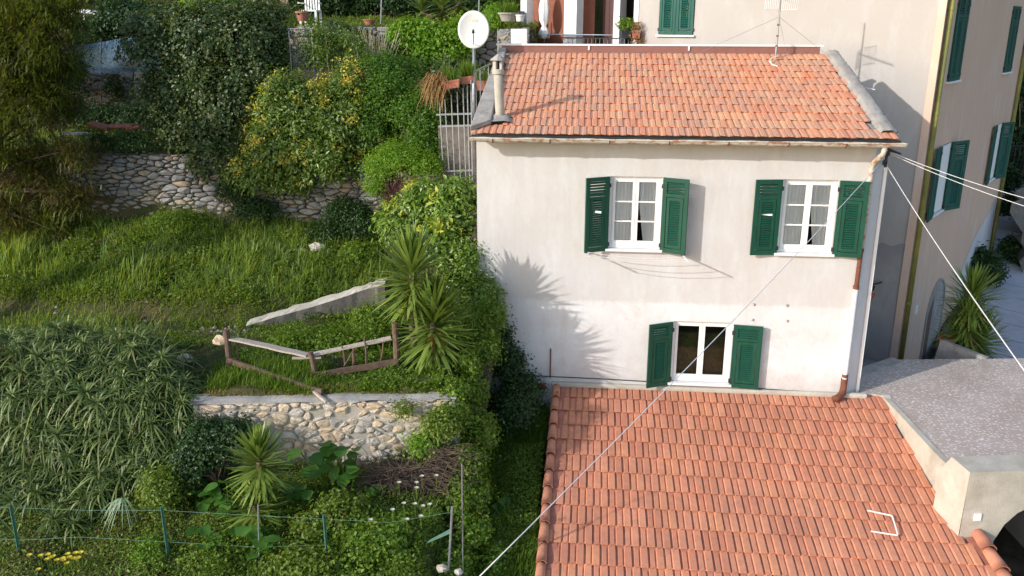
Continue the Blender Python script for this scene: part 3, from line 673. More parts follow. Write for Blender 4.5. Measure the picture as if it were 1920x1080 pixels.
def cap_tile(name, a, b, r0, r1, parent):
    a = np.array(a); b = np.array(b); d = unit(b-a); x = unit(np.cross(d, V(0, 0, 1))); z = np.cross(x, d); mb = MB(); vs = []; n = 8
    for k in range(4):
        t = k/3; c = a+(b-a)*t; r = r0+(r1-r0)*t
        for rr in (r, r-.014):
            for j in range(n+1):
                A = math.pi*j/n; vs.append(c+x*rr*math.cos(A)+z*rr*.85*math.sin(A))
    N = 2*(n+1); fs = []
    for k in range(3):
        for j in range(n): p = k*N+j; fs += [(p, p+N, p+N+1, p+1), (p+n+1, p+n+2, p+n+2+N, p+n+1+N)]
    for k in (0, 3):
        for j in range(n): p = k*N+j; fs.append((p, p+1, p+n+2, p+n+1))
    mb.add(vs, fs); mb.build(name, m_tile_new, parent, smooth=True)
s = .02
while s < Lmax: cap_tile('verge_tile', lp(1.53-.006*s, s, .0), lp(1.53-.006*(s+.46), s+.46, .03), .068, .085, roof2); s += .405
s = 2.95
while s < Lmax: cap_tile('verge_tile', lp(7.84+.088*s, s, .03), lp(7.84+.088*(s+.46), s+.46, .06), .095, .12, roof2); s += .405
mb = MB(); q = [(7.66, -.02), (7.80, -.02), (7.82+.088*2.9, 2.9), (7.70+.088*2.9, 2.9)]
mb.add([lp(x, s_, -.05) for x, s_ in q]+[lp(x, s_, .03) for x, s_ in q], [(4, 5, 6, 7)]+[(i, (i+1) % 4, (i+1) % 4+4, i+4) for i in range(4)]); mb.build('mortar_fillet', m_concrete_lt, roof2)
for q in ([(7.66+.088*2.9, 2.9), (7.86+.088*2.9, 2.9), (7.86+.088*Lmax, Lmax-.05), (7.66+.088*Lmax, Lmax-.05)], [(1.52, .03), (1.74, .03), (1.72, Lmax-.05), (1.49, Lmax-.05)]):
    mb = MB(); mb.add([lp(x, s_, -.07) for x, s_ in q]+[lp(x, s_, -.012) for x, s_ in q], [(4, 5, 6, 7)]+[(i, (i+1) % 4, (i+1) % 4+4, i+4) for i in range(4)]); mb.build('mortar_bed', m_terracotta, roof2)
# bent white rod lying on the tiles
pts = [AP(x, y, lp(0, 0, .055), V(0, -math.sin(LS), math.cos(LS))) for x, y in ((1626, 957), (1673, 967), (1684, 1004), (1633, 996))]
tag(MB().tube([pts[0], pts[1]*.97+pts[0]*.03, pts[1]*.96+pts[2]*.04, pts[2]*.97+pts[1]*.03, pts[2]*.97+pts[3]*.03, pts[3]], .013, 8).build('bent_rod', m_cable), 'bent white plastic rod lying on the lower terracotta roof', 'rod')

# ------------------------------------------------------------------ the large building behind
big = thing('apartment_building', 'tall cream and pink plastered building rising behind the tiled house', 'building', (9.5, 4.5, -3))
mb = MB(); wz0, wz1 = -3.2, 12.5
wall_holes(mb, lambda s, z: W1(s, z), 0, 7.5, wz0, wz1, [(5.86, 6.86, 6.44, 8.0)], .12, -N1); mb.build('front_wall', m_cream, big)
gr = [(-.0, -3.2)]+[(.0, 1.5)]+[(.0+2.6*k/40, 1.4+.45*math.sin(k*.16+.6)+.08*math.sin(k*.7)) for k in range(1, 41)]+[(2.6, -3.2)]
mb = MB(); mb.add([W1(a, b, .008) for a, b in gr], [tuple(range(len(gr)))]); mb.build('grimy_render', m_grime, big)
mb = MB(); so_ = [(1.35, 2.35, 2.32, 3.98), (7.95, 8.75, 2.25, 3.9), (1.02, 2.12, 5.47, 7.3), (7.62, 8.72, 5.40, 7.2)]
wall_holes(mb, lambda s, z: W2(s, z), 0, 10.4, wz0, wz1, so_, .25, -N2); mb.build('street_wall', m_pink, big)
mb = MB(); mb.add([W2(10.4, wz0), W2(10.4, wz0, -9), W2(10.4, wz1, -9), W2(10.4, wz1)], [(0, 1, 2, 3)]); mb.add([W1(7.5, wz0), W1(7.5, wz0, -9), W1(7.5, wz1, -9), W1(7.5, wz1)], [(0, 1, 2, 3)])
mb.add([W1(0, wz1)-E1*.4+N1*.4, W1(7.9, wz1, .4), W1(7.9, wz1, -10), W1(0, wz1, -10)-E1*.4], [(0, 1, 2, 3)]); mb.build('rear_wall_and_roof', m_pink, big)
window(big, lambda s, z: W1(s, z), 5.86, 6.86, 6.44, 8.0, -N1, 3, False, True)
for sg, h0 in ((1, 5.87), (-1, 6.85)): shutter('shutter', big, W1(h0, 6.45, .02), .485, 1.55, sg, .03, E1, N1, m_greenold)
for i, (a, b, c, d) in enumerate(so_):
    window(big, lambda s, z: W2(s, z), a, b, c, d, -N2, 3 if i < 2 else 2, False, True)
    w = (b-a)/2-.01
    if i >= 2:
        for sg, h0 in ((1, a+.01), (-1, b-.01)): shutter('shutter', big, W2(h0, c, .025), w, d-c, sg, .04, E2, N2, m_greenold)
    else:
        shutter('shutter', big, W2(a-.02, c-.05, .05), w+.12, d-c+.05, -1, .06, E2, N2, m_greenold); MB().box(W2((a+b)/2, (c+d)/2, .012), (b-a-.04, .02, d-c-.04), np.stack([E2, N2, V(0, 0, 1)], 1)).build('inner_panel', m_white, big); shutter('shutter', big, W2(b+.02, c-.05, .05), w+.2, d-c+.05, 1, .34, E2, N2, m_greenold)
for s_, z0, out in ((.16, -2.4, .07), (10.3, -1.2, .07)):
    p = MB().tube([W2(s_, 12.4, out), W2(s_, z0, out)], .058, 12).build('downpipe', m_pipegreen, big, smooth=True)
    for z in np.arange(z0+.6, 12, 2.2): MB().tube([W2(s_, z, out), W2(s_, z+.07, out)], .068, 12).build('pipe_clip', m_pipegreen, p)
mb = MB(); mb.box(W1(.06, 4.6, .03), (.16, .05, 15.4), np.stack([E1, N1, V(0, 0, 1)], 1)); mb.build('corner_quoin', m_pink, big)
def arch_door():
    s0, s1, zt = 2.5, 4.3, .25; r = (s1-s0)/2; q = [(s0, -3.1), (s0, zt-r)]+[(s0+r-r*math.cos(A), zt-r+r*math.sin(A)) for A in np.linspace(.2, math.pi-.2, 9)]+[(s1, zt-r), (s1, -3.1)]
    mb = MB(); mb.add([W2(a, b, .015) for a, b in q], [tuple(range(len(q)))]); d = mb.build('arched_door', m_grime, big)
    ring = MB()
    for (a, b), (c, e) in zip(q[:-1], q[1:]): ring.beam(W2(a, b, .02), W2(c, e, .02), .05, .05, N2)
    ring.build('door_surround', m_grime, d)
    mb = MB(); mb.add([W2(s0+.05, -3.1, .022), W2(s0+.55, -3.1, .022), W2(s0+.6, zt-.35, .022), W2(s0+.1, zt-r, .022)], [(0, 1, 2, 3)]); mb.build('door_leaf', m_wooddark, d)
arch_door()
MB().box(W2(1.3, -.05, .012), (.02, .16, .22), np.stack([N2, E2, V(0, 0, 1)], 1)).build('notice', m_white, big)
mb = MB(); mb.add([W2(6.2, -.2, .008), W2(7.4, .6, .008), W2(10.2, 1.4, .008), W2(10.2, -3, .008), W2(6.0, -3, .008)], [(0, 1, 2, 3, 4)]); mb.build('patched_render', m_side, big)
# loggia at the left end of the front wall
def loggia():
    fl = 5.3; mb = MB(); dep = 1.7
    a, b = 7.5, 11.6
    mb.add([W1(a, fl, 0), W1(b, fl, 0), W1(b, fl, -dep), W1(a, fl, -dep)], [(0, 1, 2, 3)]); mb.add([W1(a, fl-1.5, 0), W1(b, fl-1.5, 0), W1(b, fl, 0), W1(a, fl, 0)], [(0, 1, 2, 3)]); mb.build('loggia_floor', m_concrete_lt, big)
    mb = MB(); mb.add([W1(a, fl, -dep), W1(9.3, fl, -dep), W1(9.3, 8.4, -dep), W1(a, 8.4, -dep)], [(0, 1, 2, 3)]); mb.add([W1(7.502, fl, 0), W1(7.502, fl, -dep), W1(7.502, 8.4, -dep), W1(7.502, 8.4, 0)], [(0, 1, 2, 3)]); mb.build('loggia_back', m_dark, big)
    mb = MB(); mb.add([W1(9.3, fl, -dep*.4), W1(b+.2, fl, -dep*.4), W1(b+.2, 8.4, -dep*.4), W1(9.3, 8.4, -dep*.4)], [(0, 1, 2, 3)]); mb.build('brown_panel_wall', m_brownwall, big)
    mb = MB(); mb.add([W1(a-.0, 8.4, .1), W1(b+.2, 8.4, .1), W1(b+.2, 8.4, -dep), W1(a, 8.4, -dep)], [(0, 1, 2, 3)]); mb.build('loggia_ceiling', m_whitewash, big)
    for s_, w in ((7.55, .14), (8.52, .20), (9.66, .42), (11.3, .22)):
        MB().box(W1(s_, 6.85, -.15 if s_ != 8.52 else -.75), (w, .34, 3.1), np.stack([E1, N1, V(0, 0, 1)], 1)).build('pillar', m_whitewash, big)
    for k, s_ in enumerate((8.85, 9.08)): MB().box(W1(s_+.0, 6.6, -.95), (.22, .05, 2.6), np.stack([E1, N1, V(0, 0, 1)], 1)).build('door_panel', m_reddoor, big)
    r = MB(); 
    MB().beam(W1(7.55, 6.33, .02), W1(9.9, 6.33, .02), .03, .03).build('handrail', m_darkmetal, big)
    for s_ in np.arange(7.62, 9.9, .13): MB().box(W1(s_, 5.85, .02), (.016, .016, .96)).build('baluster', m_metalgrey, big)
loggia()

# ------------------------------------------------------------------ dry-stone and mortared walls, stone by stone
def clip(poly, n, d):
    out = []
    for i in range(len(poly)):
        a, b = poly[i], poly[(i+1) % len(poly)]; da, db = a@n-d, b@n-d
        if da <= 0: out.append(a)
        if da*db < 0: out.append(a+(b-a)*(da/(da-db)))
    return out
def stone_cells(u0, u1, z0, z1, su, sz, ztop=None, jit=.42):
    """irregular cells: jittered staggered seeds with mixed sizes, clipped against neighbours"""
    seeds = []; r = 0; z = z0+sz/2
    while z < z1+sz:
        u = u0 + (su/2 if r % 2 else 0)
        while u < u1+su:
            if random.random() > .14: seeds.append((u+random.uniform(-jit, jit)*su, z+random.uniform(-jit, jit)*sz, random.uniform(-.35, .45)*sz))
            u += su*random.uniform(.75, 1.3)
        z += sz; r += 1
    S = np.array([(a, b*su/sz) for a, b, c in seeds]); Wt = np.array([c for a, b, c in seeds])*su/sz; cells = []
    for i in range(len(S)):
        d = np.linalg.norm(S-S[i], axis=1); nb = np.argsort(d)[1:16]
        P = [np.array(q) for q in ((u0, z0*su/sz), (u1, z0*su/sz), (u1, z1*su/sz), (u0, z1*su/sz))]
        for j in nb:
            n = S[j]-S[i]; L = np.linalg.norm(n); n = n/L; P = clip(P, n, S[i]@n + L/2 + (Wt[i]-Wt[j])*.5)
            if len(P) < 3: break
        if len(P) >= 3:
            P = np.array(P)*np.array([1, sz/su]); c = P.mean(0)
            if ztop is None or c[1] < ztop(c[0]): cells.append(P)
    return cells
def stone_mesh(cell, P, out, gap, depth, mat):
    c = cell.mean(0); r = np.linalg.norm(cell-c, axis=1); k = 1-gap*RNG.uniform(.5, 1.7, len(r))/np.maximum(r, gap*2.5); Q = c+(cell-c)*k[:, None]
    # round corners by cutting
    pts = []
    n = len(Q)
    for i in range(n):
        a, b = Q[i], Q[(i+1) % n]; L = np.linalg.norm(b-a); t = .22
        pts += [a+(b-a)*t, a+(b-a)*(1-t)] if L > .05 else [(a+b)/2]
    pts = np.array(pts); m = len(pts)
    ax = random.uniform(-.25, .25); az = random.uniform(-.25, .25)
    d = lambda p, f: depth*f + ax*(p[0]-c[0])*.5 + az*(p[1]-c[1])*.5
    v = [P(*p)+out*-.08 for p in pts] + [P(*(c+(p-c)*.97))+out*d(p, .6) for p in pts] + [P(*(c+(p-c)*random.uniform(.52, .8)))+out*(d(p, .95)+random.uniform(-.01, .01)) for p in pts]
    v.append(P(*(c+RNG.uniform(-.1, .1, 2)*(cell.max(0)-cell.min(0))))+out*(depth*random.uniform(1.0, 1.35)))
    f = [(i, (i+1) % m, m+(i+1) % m, m+i) for i in range(m)]+[(m+i, m+(i+1) % m, 2*m+(i+1) % m, 2*m+i) for i in range(m)]+[(2*m+i, 2*m+(i+1) % m, 3*m) for i in range(m)]
    return v, f
def stone_wall(root, cells, P, out, gap, depth, mat, limit=300):
    for i, ce in enumerate(cells[:limit]):
        v, f = stone_mesh(ce, P, out, gap, depth*random.uniform(.6, 1.35), mat); mb = MB(); mb.add(v, f); mb.build('stone', mat, root)
    if len(cells) > limit:
        mb = MB()
        for ce in cells[limit:]: v, f = stone_mesh(ce, P, out, gap, depth*random.uniform(.6, 1.35), mat); mb.add(v, f)
        tag(mb.build('stones', mat, root), kind='stuff')
def garden_walls():
    # front mortared retaining wall
    a = V(-4.16, -3.42, 0); b = V(.05, -2.80, 0); d = unit(b-a); out = V(d[1], -d[0], 0); L = np.linalg.norm(b-a)
    P = lambda u, z: a+d*u+V(0, 0, z)
    root = thing('retaining_wall', 'mortared fieldstone retaining wall below the broken wooden fence', 'stone wall', (-2, -3.2, -.3))
    mb = MB(); mb.prism([P(0, -.5), P(L, -.5), P(L, .80), P(L*.6, .86), P(0, .86)], -out*.35); mb.build('mortar', m_mortar, root)
    mb = MB(); v = []; n = 60
    for k in range(n+1):
        u = L*k/n-.05; zz = .90+random.uniform(-.015, .02); zz = .895+.014*math.sin(k*.23)+.006*math.sin(k*.61); v += [P(u, .875+.018*math.sin(k*.35)+.01*math.sin(k*.8))+out*(.022+.006*math.sin(k*.3)), P(u, zz-.012)+out*(.004+.012*math.sin(k*.27)), P(u, zz+.02)-out*.10, P(u, .93)-out*.30]
    mb.add(v, [(4*k+j, 4*k+4+j, 4*k+5+j, 4*k+1+j) for k in range(n) for j in range(3)]); mb.build('coping', m_concrete, root)
    cells = stone_cells(.02, L-.05, -.40, .88, .165, .105); cells.sort(key=lambda c: -c[:, 1].mean()); stone_wall(root, [c for c in cells if random.random() > .10], P, out, .014, .032, m_stone_warm)
    # upper dry-stone wall
    a = V(-13.0, 3.62, 0); b = V(-1.0, 3.42, 0); d = unit(b-a); out = V(d[1], -d[0], 0); L = np.linalg.norm(b-a); P2 = lambda u, z: a+d*u+V(0, 0, z)
    root = thing('dry_stone_wall', 'grey dry-stone terrace wall half hidden under the hedge', 'stone wall', (-7, 3.5, 2))
    mb = MB(); mb.prism([P2(0, 1.4), P2(L, 1.4), P2(L, 3.70), P2(0, 3.74)], -out*.3); mb.build('backing', m_darkmortar, root)
    cells = stone_cells(2.6, L, 1.7, 3.82, .22, .095); cells.sort(key=lambda c: abs(c[:, 0].mean()-5.6)); stone_wall(root, cells, P2, out, .011, .085, m_stone_grey, 300)
    # wall of the terrace above, behind the net
    a = V(-15.0, 7.45, 0); b = V(-6.5, 7.45, 0); P3 = lambda u, z: a+V(u, 0, z)
    root = thing('upper_stone_wall', 'dark shaded fieldstone wall under the blue net', 'stone wall', (-11, 7.4, 4))
    mb = MB(); mb.prism([P3(0, 3.5), P3(8.5, 3.5), P3(8.5, 5.4), P3(0, 5.4)], (0, .3, 0)); mb.build('backing', m_darkmortar, root)
    stone_wall(root, stone_cells(1.5, 7.5, 3.8, 5.45, .30, .16), P3, V(0, -1, 0), .012, .06, m_stone_grey, 150)
    # top terrace wall
    a = V(-9.0, 9.1, 0); P4 = lambda u, z: a+V(u, 0, z)
    root = thing('top_terrace_wall', 'grey stone terrace wall with ivy below the potted plants', 'stone wall', (-4, 9.1, 5.4))
    mb = MB(); mb.prism([P4(0, 4.5), P4(9.4, 4.5), P4(9.4, 6.52), P4(0, 6.52)], (0, .3, 0)); mb.build('backing', m_darkmortar, root)
    stone_wall(root, stone_cells(2.5, 9.3, 5.6, 6.62, .26, .15), P4, V(0, -1, 0), .012, .05, m_stone_grey, 190)
    # rubble pier by the terrace with flower pots
    a = V(.25, 8.2, 0); root = thing('garden_pier', 'rubble stone and whitewashed garden pier behind the satellite dish', 'wall', (.8, 8.4, 4.4))
    p = AY(932, 42, 8.2); q = AY(988, 42, 8.2); m = p[0]*.55+q[0]*.45
    mb = MB(); mb.box(((m+q[0])/2+.005, 8.45, 5.4), (q[0]-m-.01, .5, 2.35)); mb.build('render', m_whitewash, root)
    mb = MB(); mb.box(((p[0]+m)/2, 8.47, 5.4), (m-p[0], .46, 2.3)); mb.build('core', m_mortar, root)
    stone_wall(root, stone_cells(p[0], m-.01, 4.6, 6.58, .16, .12), lambda u, z: V(u, 8.24, z), V(0, -1, 0), .01, .035, m_stone_grey, 60)
garden_walls()
def ramp_wall():
    root = thing('ramp_wall', 'low sloping concrete wall behind the broken wooden fence', 'wall', (-3.3, .3, 1))
    T = [(462, 606, -.15), (520, 588, .05), (580, 572, .30), (640, 553, .55), (690, 536, .75), (722, 528, .85)]; mb = MB(); v = []
    fine = []
    for (a, b) in zip(T[:-1], T[1:]):
        for k in range(5): t = k/5; fine.append(tuple(a[i]*(1-t)+b[i]*t for i in range(3)))
    fine.append(T[-1])
    for x, y, Y in fine:
        p = AY(x, y, Y); j = random.uniform(-.015, .015); k = random.uniform(-.02, .02)
        v += [V(p[0], p[1]-.04, .6), V(p[0], p[1]-.03+j, p[2]-.05), V(p[0], p[1]+.02+k, p[2]+j), V(p[0], p[1]+.20+k, p[2]+.02+k), V(p[0], p[1]+.24, .9)]
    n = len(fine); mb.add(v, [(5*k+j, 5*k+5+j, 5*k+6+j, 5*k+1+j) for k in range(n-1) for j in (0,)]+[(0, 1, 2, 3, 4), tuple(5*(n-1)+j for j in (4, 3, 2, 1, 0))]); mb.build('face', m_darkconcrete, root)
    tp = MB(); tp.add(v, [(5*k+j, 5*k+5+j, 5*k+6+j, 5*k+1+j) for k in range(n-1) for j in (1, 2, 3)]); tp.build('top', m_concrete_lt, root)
ramp_wall()

# ------------------------------------------------------------------ plants
def blob_points(blobs, n, shell=.72, clump=.16, per=28):
    """leaf points gathered in clumps near the skin of a set of ellipsoids"""
    vol = np.array([np.prod(r)**.67 for c, r in blobs]); pr = vol/vol.sum(); nc = max(4, n//per); ci = RNG.choice(len(blobs), nc, p=pr)
    C = np.array([blobs[i][0] for i in ci], float); Rr = np.array([blobs[i][1] for i in ci], float); D = rdir(nc); D[:, 2] = np.where(D[:, 2] < -.5, -D[:, 2], D[:, 2])
    f = shell + (1.06-shell)*RNG.random(nc)**.6; inner = RNG.random(nc) < .22; f[inner] = RNG.uniform(.25, shell, inner.sum())
    ph = ci*1.7; f = f*(1+.16*np.sin(D[:, 0]*5+ph)*np.cos(D[:, 2]*4+ph)+.10*np.sin(D[:, 1]*9-ph)) + np.where(RNG.random(nc) < .10, RNG.uniform(.05, .3, nc), 0)
    cen = C + D*Rr*f[:, None]; out = unit(D/Rr)
    k = RNG.integers(0, nc, n); sz = clump*(.6+.8*RNG.random(nc))[k]
    off = RNG.normal(size=(n, 3))*sz[:, None]*.55; P = cen[k]+off
    return P, unit(out[k]+.5*unit(off)), cen
def leaves(P, O, L, W, up=.5, spread=.8, droop=.25, fold=.18):
    n = len(P); N = unit(O + np.array([0, 0, up]) + rdir(n)*spread); D = unit(np.cross(N, rdir(n)) + O*.35 - np.array([0, 0, droop])); s = RNG.uniform(.5, 1.4, n)
    return leaf_geo(P, D, N, L*s, W*s, fold)
def stems(base, targets, r0, parent, mat, name='branches', k=14, sag=.0):
    mb = MB(); base = np.array(base, float); idx = RNG.choice(len(targets), min(k, len(targets)), replace=False)
    for i in idx:
        t = targets[i]; b = base + V(random.uniform(-.08, .08), random.uniform(-.08, .08), 0); m = (b+t)/2 + V(random.uniform(-.12, .12), random.uniform(-.12, .12), .1-sag)
        mb.tube([b, b*.6+m*.4+V(0, 0, .05), m, (m+t)/2+V(random.uniform(-.05, .05), 0, .03), t], [r0, r0*.8, r0*.6, r0*.4, r0*.15], 6)
    return mb.build(name, mat, parent, smooth=True)
def shrub(name, label, cat, blobs, n, L, W, mat, base=None, stem=None, r0=.03, k=14, group=None, extra=(), clump=.16, shell=.72, up=.5, spread=.8, droop=.25, trunk_name='branches', per=28):
    lo = min(blobs, key=lambda b: b[0][2]-b[1][2]); base = V(*(base if base is not None else (lo[0][0], lo[0][1], lo[0][2]-lo[1][2])))
    root = thing(name, label, cat, base, group); P, O, cen = blob_points(blobs, n, shell, clump, per); v, t = leaves(P, O, L, W, up, spread, droop)
    add_obj('crown', tri_mesh('crown', v, t, mat), root)
    if stem: stems(base, cen, r0, root, stem, trunk_name, k)
    for (nm, cnt, l, w, m, zmin, clp) in extra:
        P, O, c2 = blob_points(blobs, cnt*6, .98, clp, 300 if nm == 'blossom' else 70); sel = O[:, 2] > zmin; P, O = P[sel][:cnt], O[sel][:cnt]
        v, t = leaves(P+O*.05, O, l, w, .6, .8, -.3); add_obj(nm, tri_mesh(nm, v, t, m), root)
    return root
B = lambda x, y, Y, rx, ry, rz: (tuple(AY(x, y, Y)), (rx, ry, rz))
# tall olive-toned tree at the left edge and unseen trees added outside the frame for shade
def feathery(name, label, blobs, n, mats, base, top, group=None):
    root = thing(name, label, 'tree', base, group); b = V(*base)
    mb = MB(); mb.tube([b, b+V(.05, 0, .8), b+V(-.05, .1, 1.8), V(*top)], [.16, .13, .10, .03], 9); mb.build('trunk', m_bark, root, smooth=True)
    for i, (m, part) in enumerate(mats):
        P, O, cen = blob_points(blobs, int(n*part), .55, .20, 40); D = unit(O*.6+rdir(len(P))*.5+np.array([0, 0, .25])); L = RNG.uniform(.10, .24, len(P))
        v, t = blade_geo(P, D, L, L*.15, .35*np.ones(len(P)), 2); add_obj('crown', tri_mesh('crown', v, t, m), root)
        if i == 0: stems(b+V(0, 0, 1.0), cen, .05, root, m_bark, 'branches', 26)
    return root
feathery('feathery_tree', 'olive green feathery tree at the left edge above the stone wall', [B(-30, 60, 3.0, 1.1, 1.0, 1.0), B(60, 90, 2.8, .95, .9, .95), B(30, 190, 2.6, 1.0, .9, 1.0), B(90, 160, 2.9, .6, .6, .7), B(-20, 270, 2.4, .9, .8, .8), B(105, 30, 3.2, .7, .6, .5), B(120, 110, 3.1, .45, .5, .4), B(110, 215, 2.9, .45, .5, .4)], 42000, [(l_olive, .95), (l_brown, .05)], AY(-110, 440, 2.6), AY(-10, 60, 2.9))
feathery('brown_shrub', 'brown and olive shaded shrub at the left edge against the stone wall', [B(50, 330, 2.6, .9, .5, .6), B(125, 385, 2.7, .7, .4, .5), B(0, 400, 2.4, .6, .5, .5), B(110, 290, 2.8, .8, .4, .35), B(60, 430, 2.4, .9, .4, .3)], 9000, [(l_brown, .5), (l_olive, .5)], AY(-60, 450, 2.5), AY(20, 360, 2.6))
for i, (x, y, zc, rx, ry, rz) in enumerate(((-10.5, -.6, 5.9, 1.4, .7, .8), (-15.2, 4.6, 6.8, 2.0, .9, 1.2))):  # added out of view, crowns placed to throw shade on the stone walls
    z = float(terrain(x, y)); feathery('feathery_tree', ('unseen olive green tree added outside the left edge to shade the stone wall', 'large unseen olive green tree added on the upper terrace to shade its wall')[i], [((x, y, zc), (rx, ry, rz)), ((x+.4, y+.1, zc-.2), (rx*.7, ry, rz*.8)), ((x-.4, y, zc+.3), (rx*.7, ry, rz*.8))], 26000, [(l_olive, 1)], (x, y, z), (x, y, zc), 'added shade trees beyond the left edge')
# hedge and shrubs over the dry-stone wall
shrub('ivy_hedge', 'large dark ivy hedge spilling over the dry-stone wall', 'hedge', [B(300, 90, 4.6, .8, .7, .7), B(390, 80, 4.4, .9, .8, .8), B(470, 110, 4.3, .7, .7, .9), B(340, 170, 4.2, .8, .7, .7), B(430, 210, 3.9, .9, .7, .9), B(370, 260, 3.8, .7, .5, .7), B(330, 225, 3.9, .6, .5, .5), B(430, 310, 3.6, .7, .4, .6), B(480, 60, 4.8, .7, .6, .6)], 62000, .075, .06, l_ivy, AY(400, 300, 4.2), m_bark, .05, 26)
shrub('pittosporum_shrub', 'glossy green shrub with yellow blossom clusters above the stone wall', 'shrub', [B(560, 220, 3.5, .85, .7, .8), B(640, 230, 3.5, .7, .6, .7), B(520, 290, 3.3, .7, .5, .65), B(600, 310, 3.2, .7, .5, .55), B(480, 330, 3.2, .55, .4, .4), B(660, 180, 3.8, .5, .5, .5), B(540, 345, 3.2, .5, .3, .35)], 46000, .095, .042, l_pitt, AY(560, 350, 3.8), m_bark, .05, 26, extra=[('blossom', 5600, .055, .036, l_yellow, .0, .15)])
shrub('tall_twiggy_shrub', 'loose twiggy shrub beside the wire mesh panel', 'shrub', [B(600, 100, 4.8, .35, .4, .6), B(650, 110, 4.9, .5, .4, .5), B(535, 100, 4.9, .2, .2, .5), B(690, 150, 4.6, .4, .4, .4)], 9000, .08, .03, l_pitt, AY(620, 190, 4.7), m_palebranch, .02, 30, spread=1.2)
shrub('creeper_mass', 'dense green creeper hanging beside the metal gate', 'shrub', [B(740, 200, 3.6, .65, .6, .6), B(790, 240, 3.0, .45, .5, .6), B(700, 240, 3.5, .5, .5, .6), B(720, 150, 4.5, .6, .6, .5), B(800, 290, 2.6, .35, .4, .4), B(760, 150, 4.8, .5, .5, .4)], 34000, .06, .034, l_creeper, AY(750, 320, 3.3), m_twig, .03, 20)
shrub('creeper_dome', 'bright green creeper dome with bare purple stems hanging below', 'shrub', [B(750, 300, 2.2, .52, .45, .26), B(715, 320, 2.1, .3, .3, .22), B(800, 315, 2.1, .3, .3, .2), B(705, 350, 2.0, .14, .16, .3)], 17000, .05, .022, l_bright, AY(745, 420, 2.3), m_twig, .012, 60)
shrub('wall_ivy', 'bright green ivy covering the top terrace wall left of the dish', 'ivy', [B(800, 70, 8.8, .75, .25, .35), B(760, 85, 8.8, .4, .25, .5), B(850, 85, 8.7, .55, .25, .5), B(820, 120, 8.6, .6, .25, .5), B(870, 60, 8.8, .4, .25, .3)], 15000, .085, .075, l_bright, AY(800, 180, 8.8), m_twig, .02, 12, up=.2)
shrub('wall_ivy', 'darker ivy curtain below the bright ivy on the terrace wall', 'ivy', [B(780, 160, 8.2, .8, .4, .6), B(690, 110, 8.6, .9, .3, .6), B(850, 160, 7.6, .5, .5, .6), B(640, 80, 8.8, .7, .3, .4), B(730, 200, 7.4, .9, .5, .5)], 20000, .085, .065, l_ivy, AY(740, 230, 8.3), m_twig, .02, 12)
shrub('round_shrub', 'small bright green shrub at the top edge above the hedge', 'shrub', [B(385, 10, 10.0, .55, .5, .45), B(420, 20, 10.1, .4, .4, .35)], 7000, .08, .035, l_bright, AY(390, 50, 10.0), m_bark, .02, 10)
shrub('background_shrub', 'dull green shrub at the top edge right of the bright shrub', 'shrub', [B(460, 12, 10.6, .6, .5, .6), B(510, 30, 10.2, .4, .4, .5)], 6000, .09, .03, l_olive, AY(470, 60, 10.4), m_twig, .02, 12)
shrub('terrace_shrub', 'dark bush behind the garden rail at the top left', 'shrub', [B(250, 40, 8.0, 1.0, .7, .5), B(180, 70, 7.8, .7, .6, .4), B(330, 55, 7.2, .8, .7, .5)], 14000, .09, .05, l_darkgreen, AY(250, 110, 7.9), m_twig, .02, 14)
shrub('darkening_weeds', 'dark weeds and creeper added in front to darken the upper stone wall', 'plant', [B(160, 215, 6.4, .9, .4, .3), B(240, 222, 6.2, .9, .4, .28), B(140, 160, 6.9, .35, .3, .6), B(300, 190, 6.4, .5, .4, .6), B(215, 170, 7.1, .2, .15, .45)], 13000, .07, .04, l_darkgreen, None, m_twig, .01, 20)  # dark-leaved growth added to hide the wall and lower its brightness
shrub('citrus_shrub', 'yellow tipped citrus shrub against the house corner', 'shrub', [B(800, 390, .9, .42, .42, .42), B(850, 400, .6, .38, .4, .5), B(760, 440, .8, .35, .35, .4), B(830, 460, .4, .45, .4, .45), B(870, 370, .9, .18, .25, .3), B(735, 420, 1.0, .2, .25, .25)], 15000, .11, .05, l_citrus, AY(820, 600, .3), m_bark, .03, 16, extra=[('young_leaves', 650, .12, .05, l_citrus_young, .45, .10)])
shrub('corner_shrub', 'dark green bush between the yuccas and the house wall', 'shrub', [B(880, 500, .2, .34, .4, .5), B(905, 560, -.2, .28, .4, .35), B(860, 560, .2, .4, .5, .5), B(840, 620, -.1, .5, .5, .5), B(900, 610, -.5, .28, .4, .35)], 22000, .07, .04, l_citrus, AY(870, 690, -.1), m_bark, .03, 14)
shrub('vine_fence', 'tangled yellow-green vine smothering the wire fence beside the house', 'vine', [B(915, 600, -.7, .25, .3, .3), B(905, 660, -1.1, .26, .3, .35), B(888, 735, -1.8, .17, .3, .30), B(870, 790, -2.4, .22, .3, .22), B(905, 815, -2.5, .17, .3, .3), B(878, 870, -3.1, .24, .3, .25), B(862, 935, -3.6, .18, .3, .3), B(895, 925, -3.4, .14, .3, .2), B(885, 1000, -4.1, .2, .3, .2), B(850, 1060, -4.7, .24, .3, .18), B(920, 1060, -4.3, .2, .3, .2), B(880, 690, -1.6, .14, .2, .3), B(838, 775, -2.75, .30, .22, .24), B(850, 735, -2.5, .2, .2, .2)], 36000, .055, .036, l_vine, AY(885, 900, -2.6), m_twig, .008, 110, clump=.12)
shrub('wall_bush', 'shaded leafy bush climbing the house foot beside the gully', 'shrub', [B(955, 690, -.35, .25, .25, .35), B(985, 740, -.5, .3, .3, .3), B(940, 640, -.35, .15, .2, .3), B(960, 770, -1.0, .35, .4, .3)], 13000, .055, .035, l_darkgreen, AY(965, 790, -.6), m_twig, .008, 40)
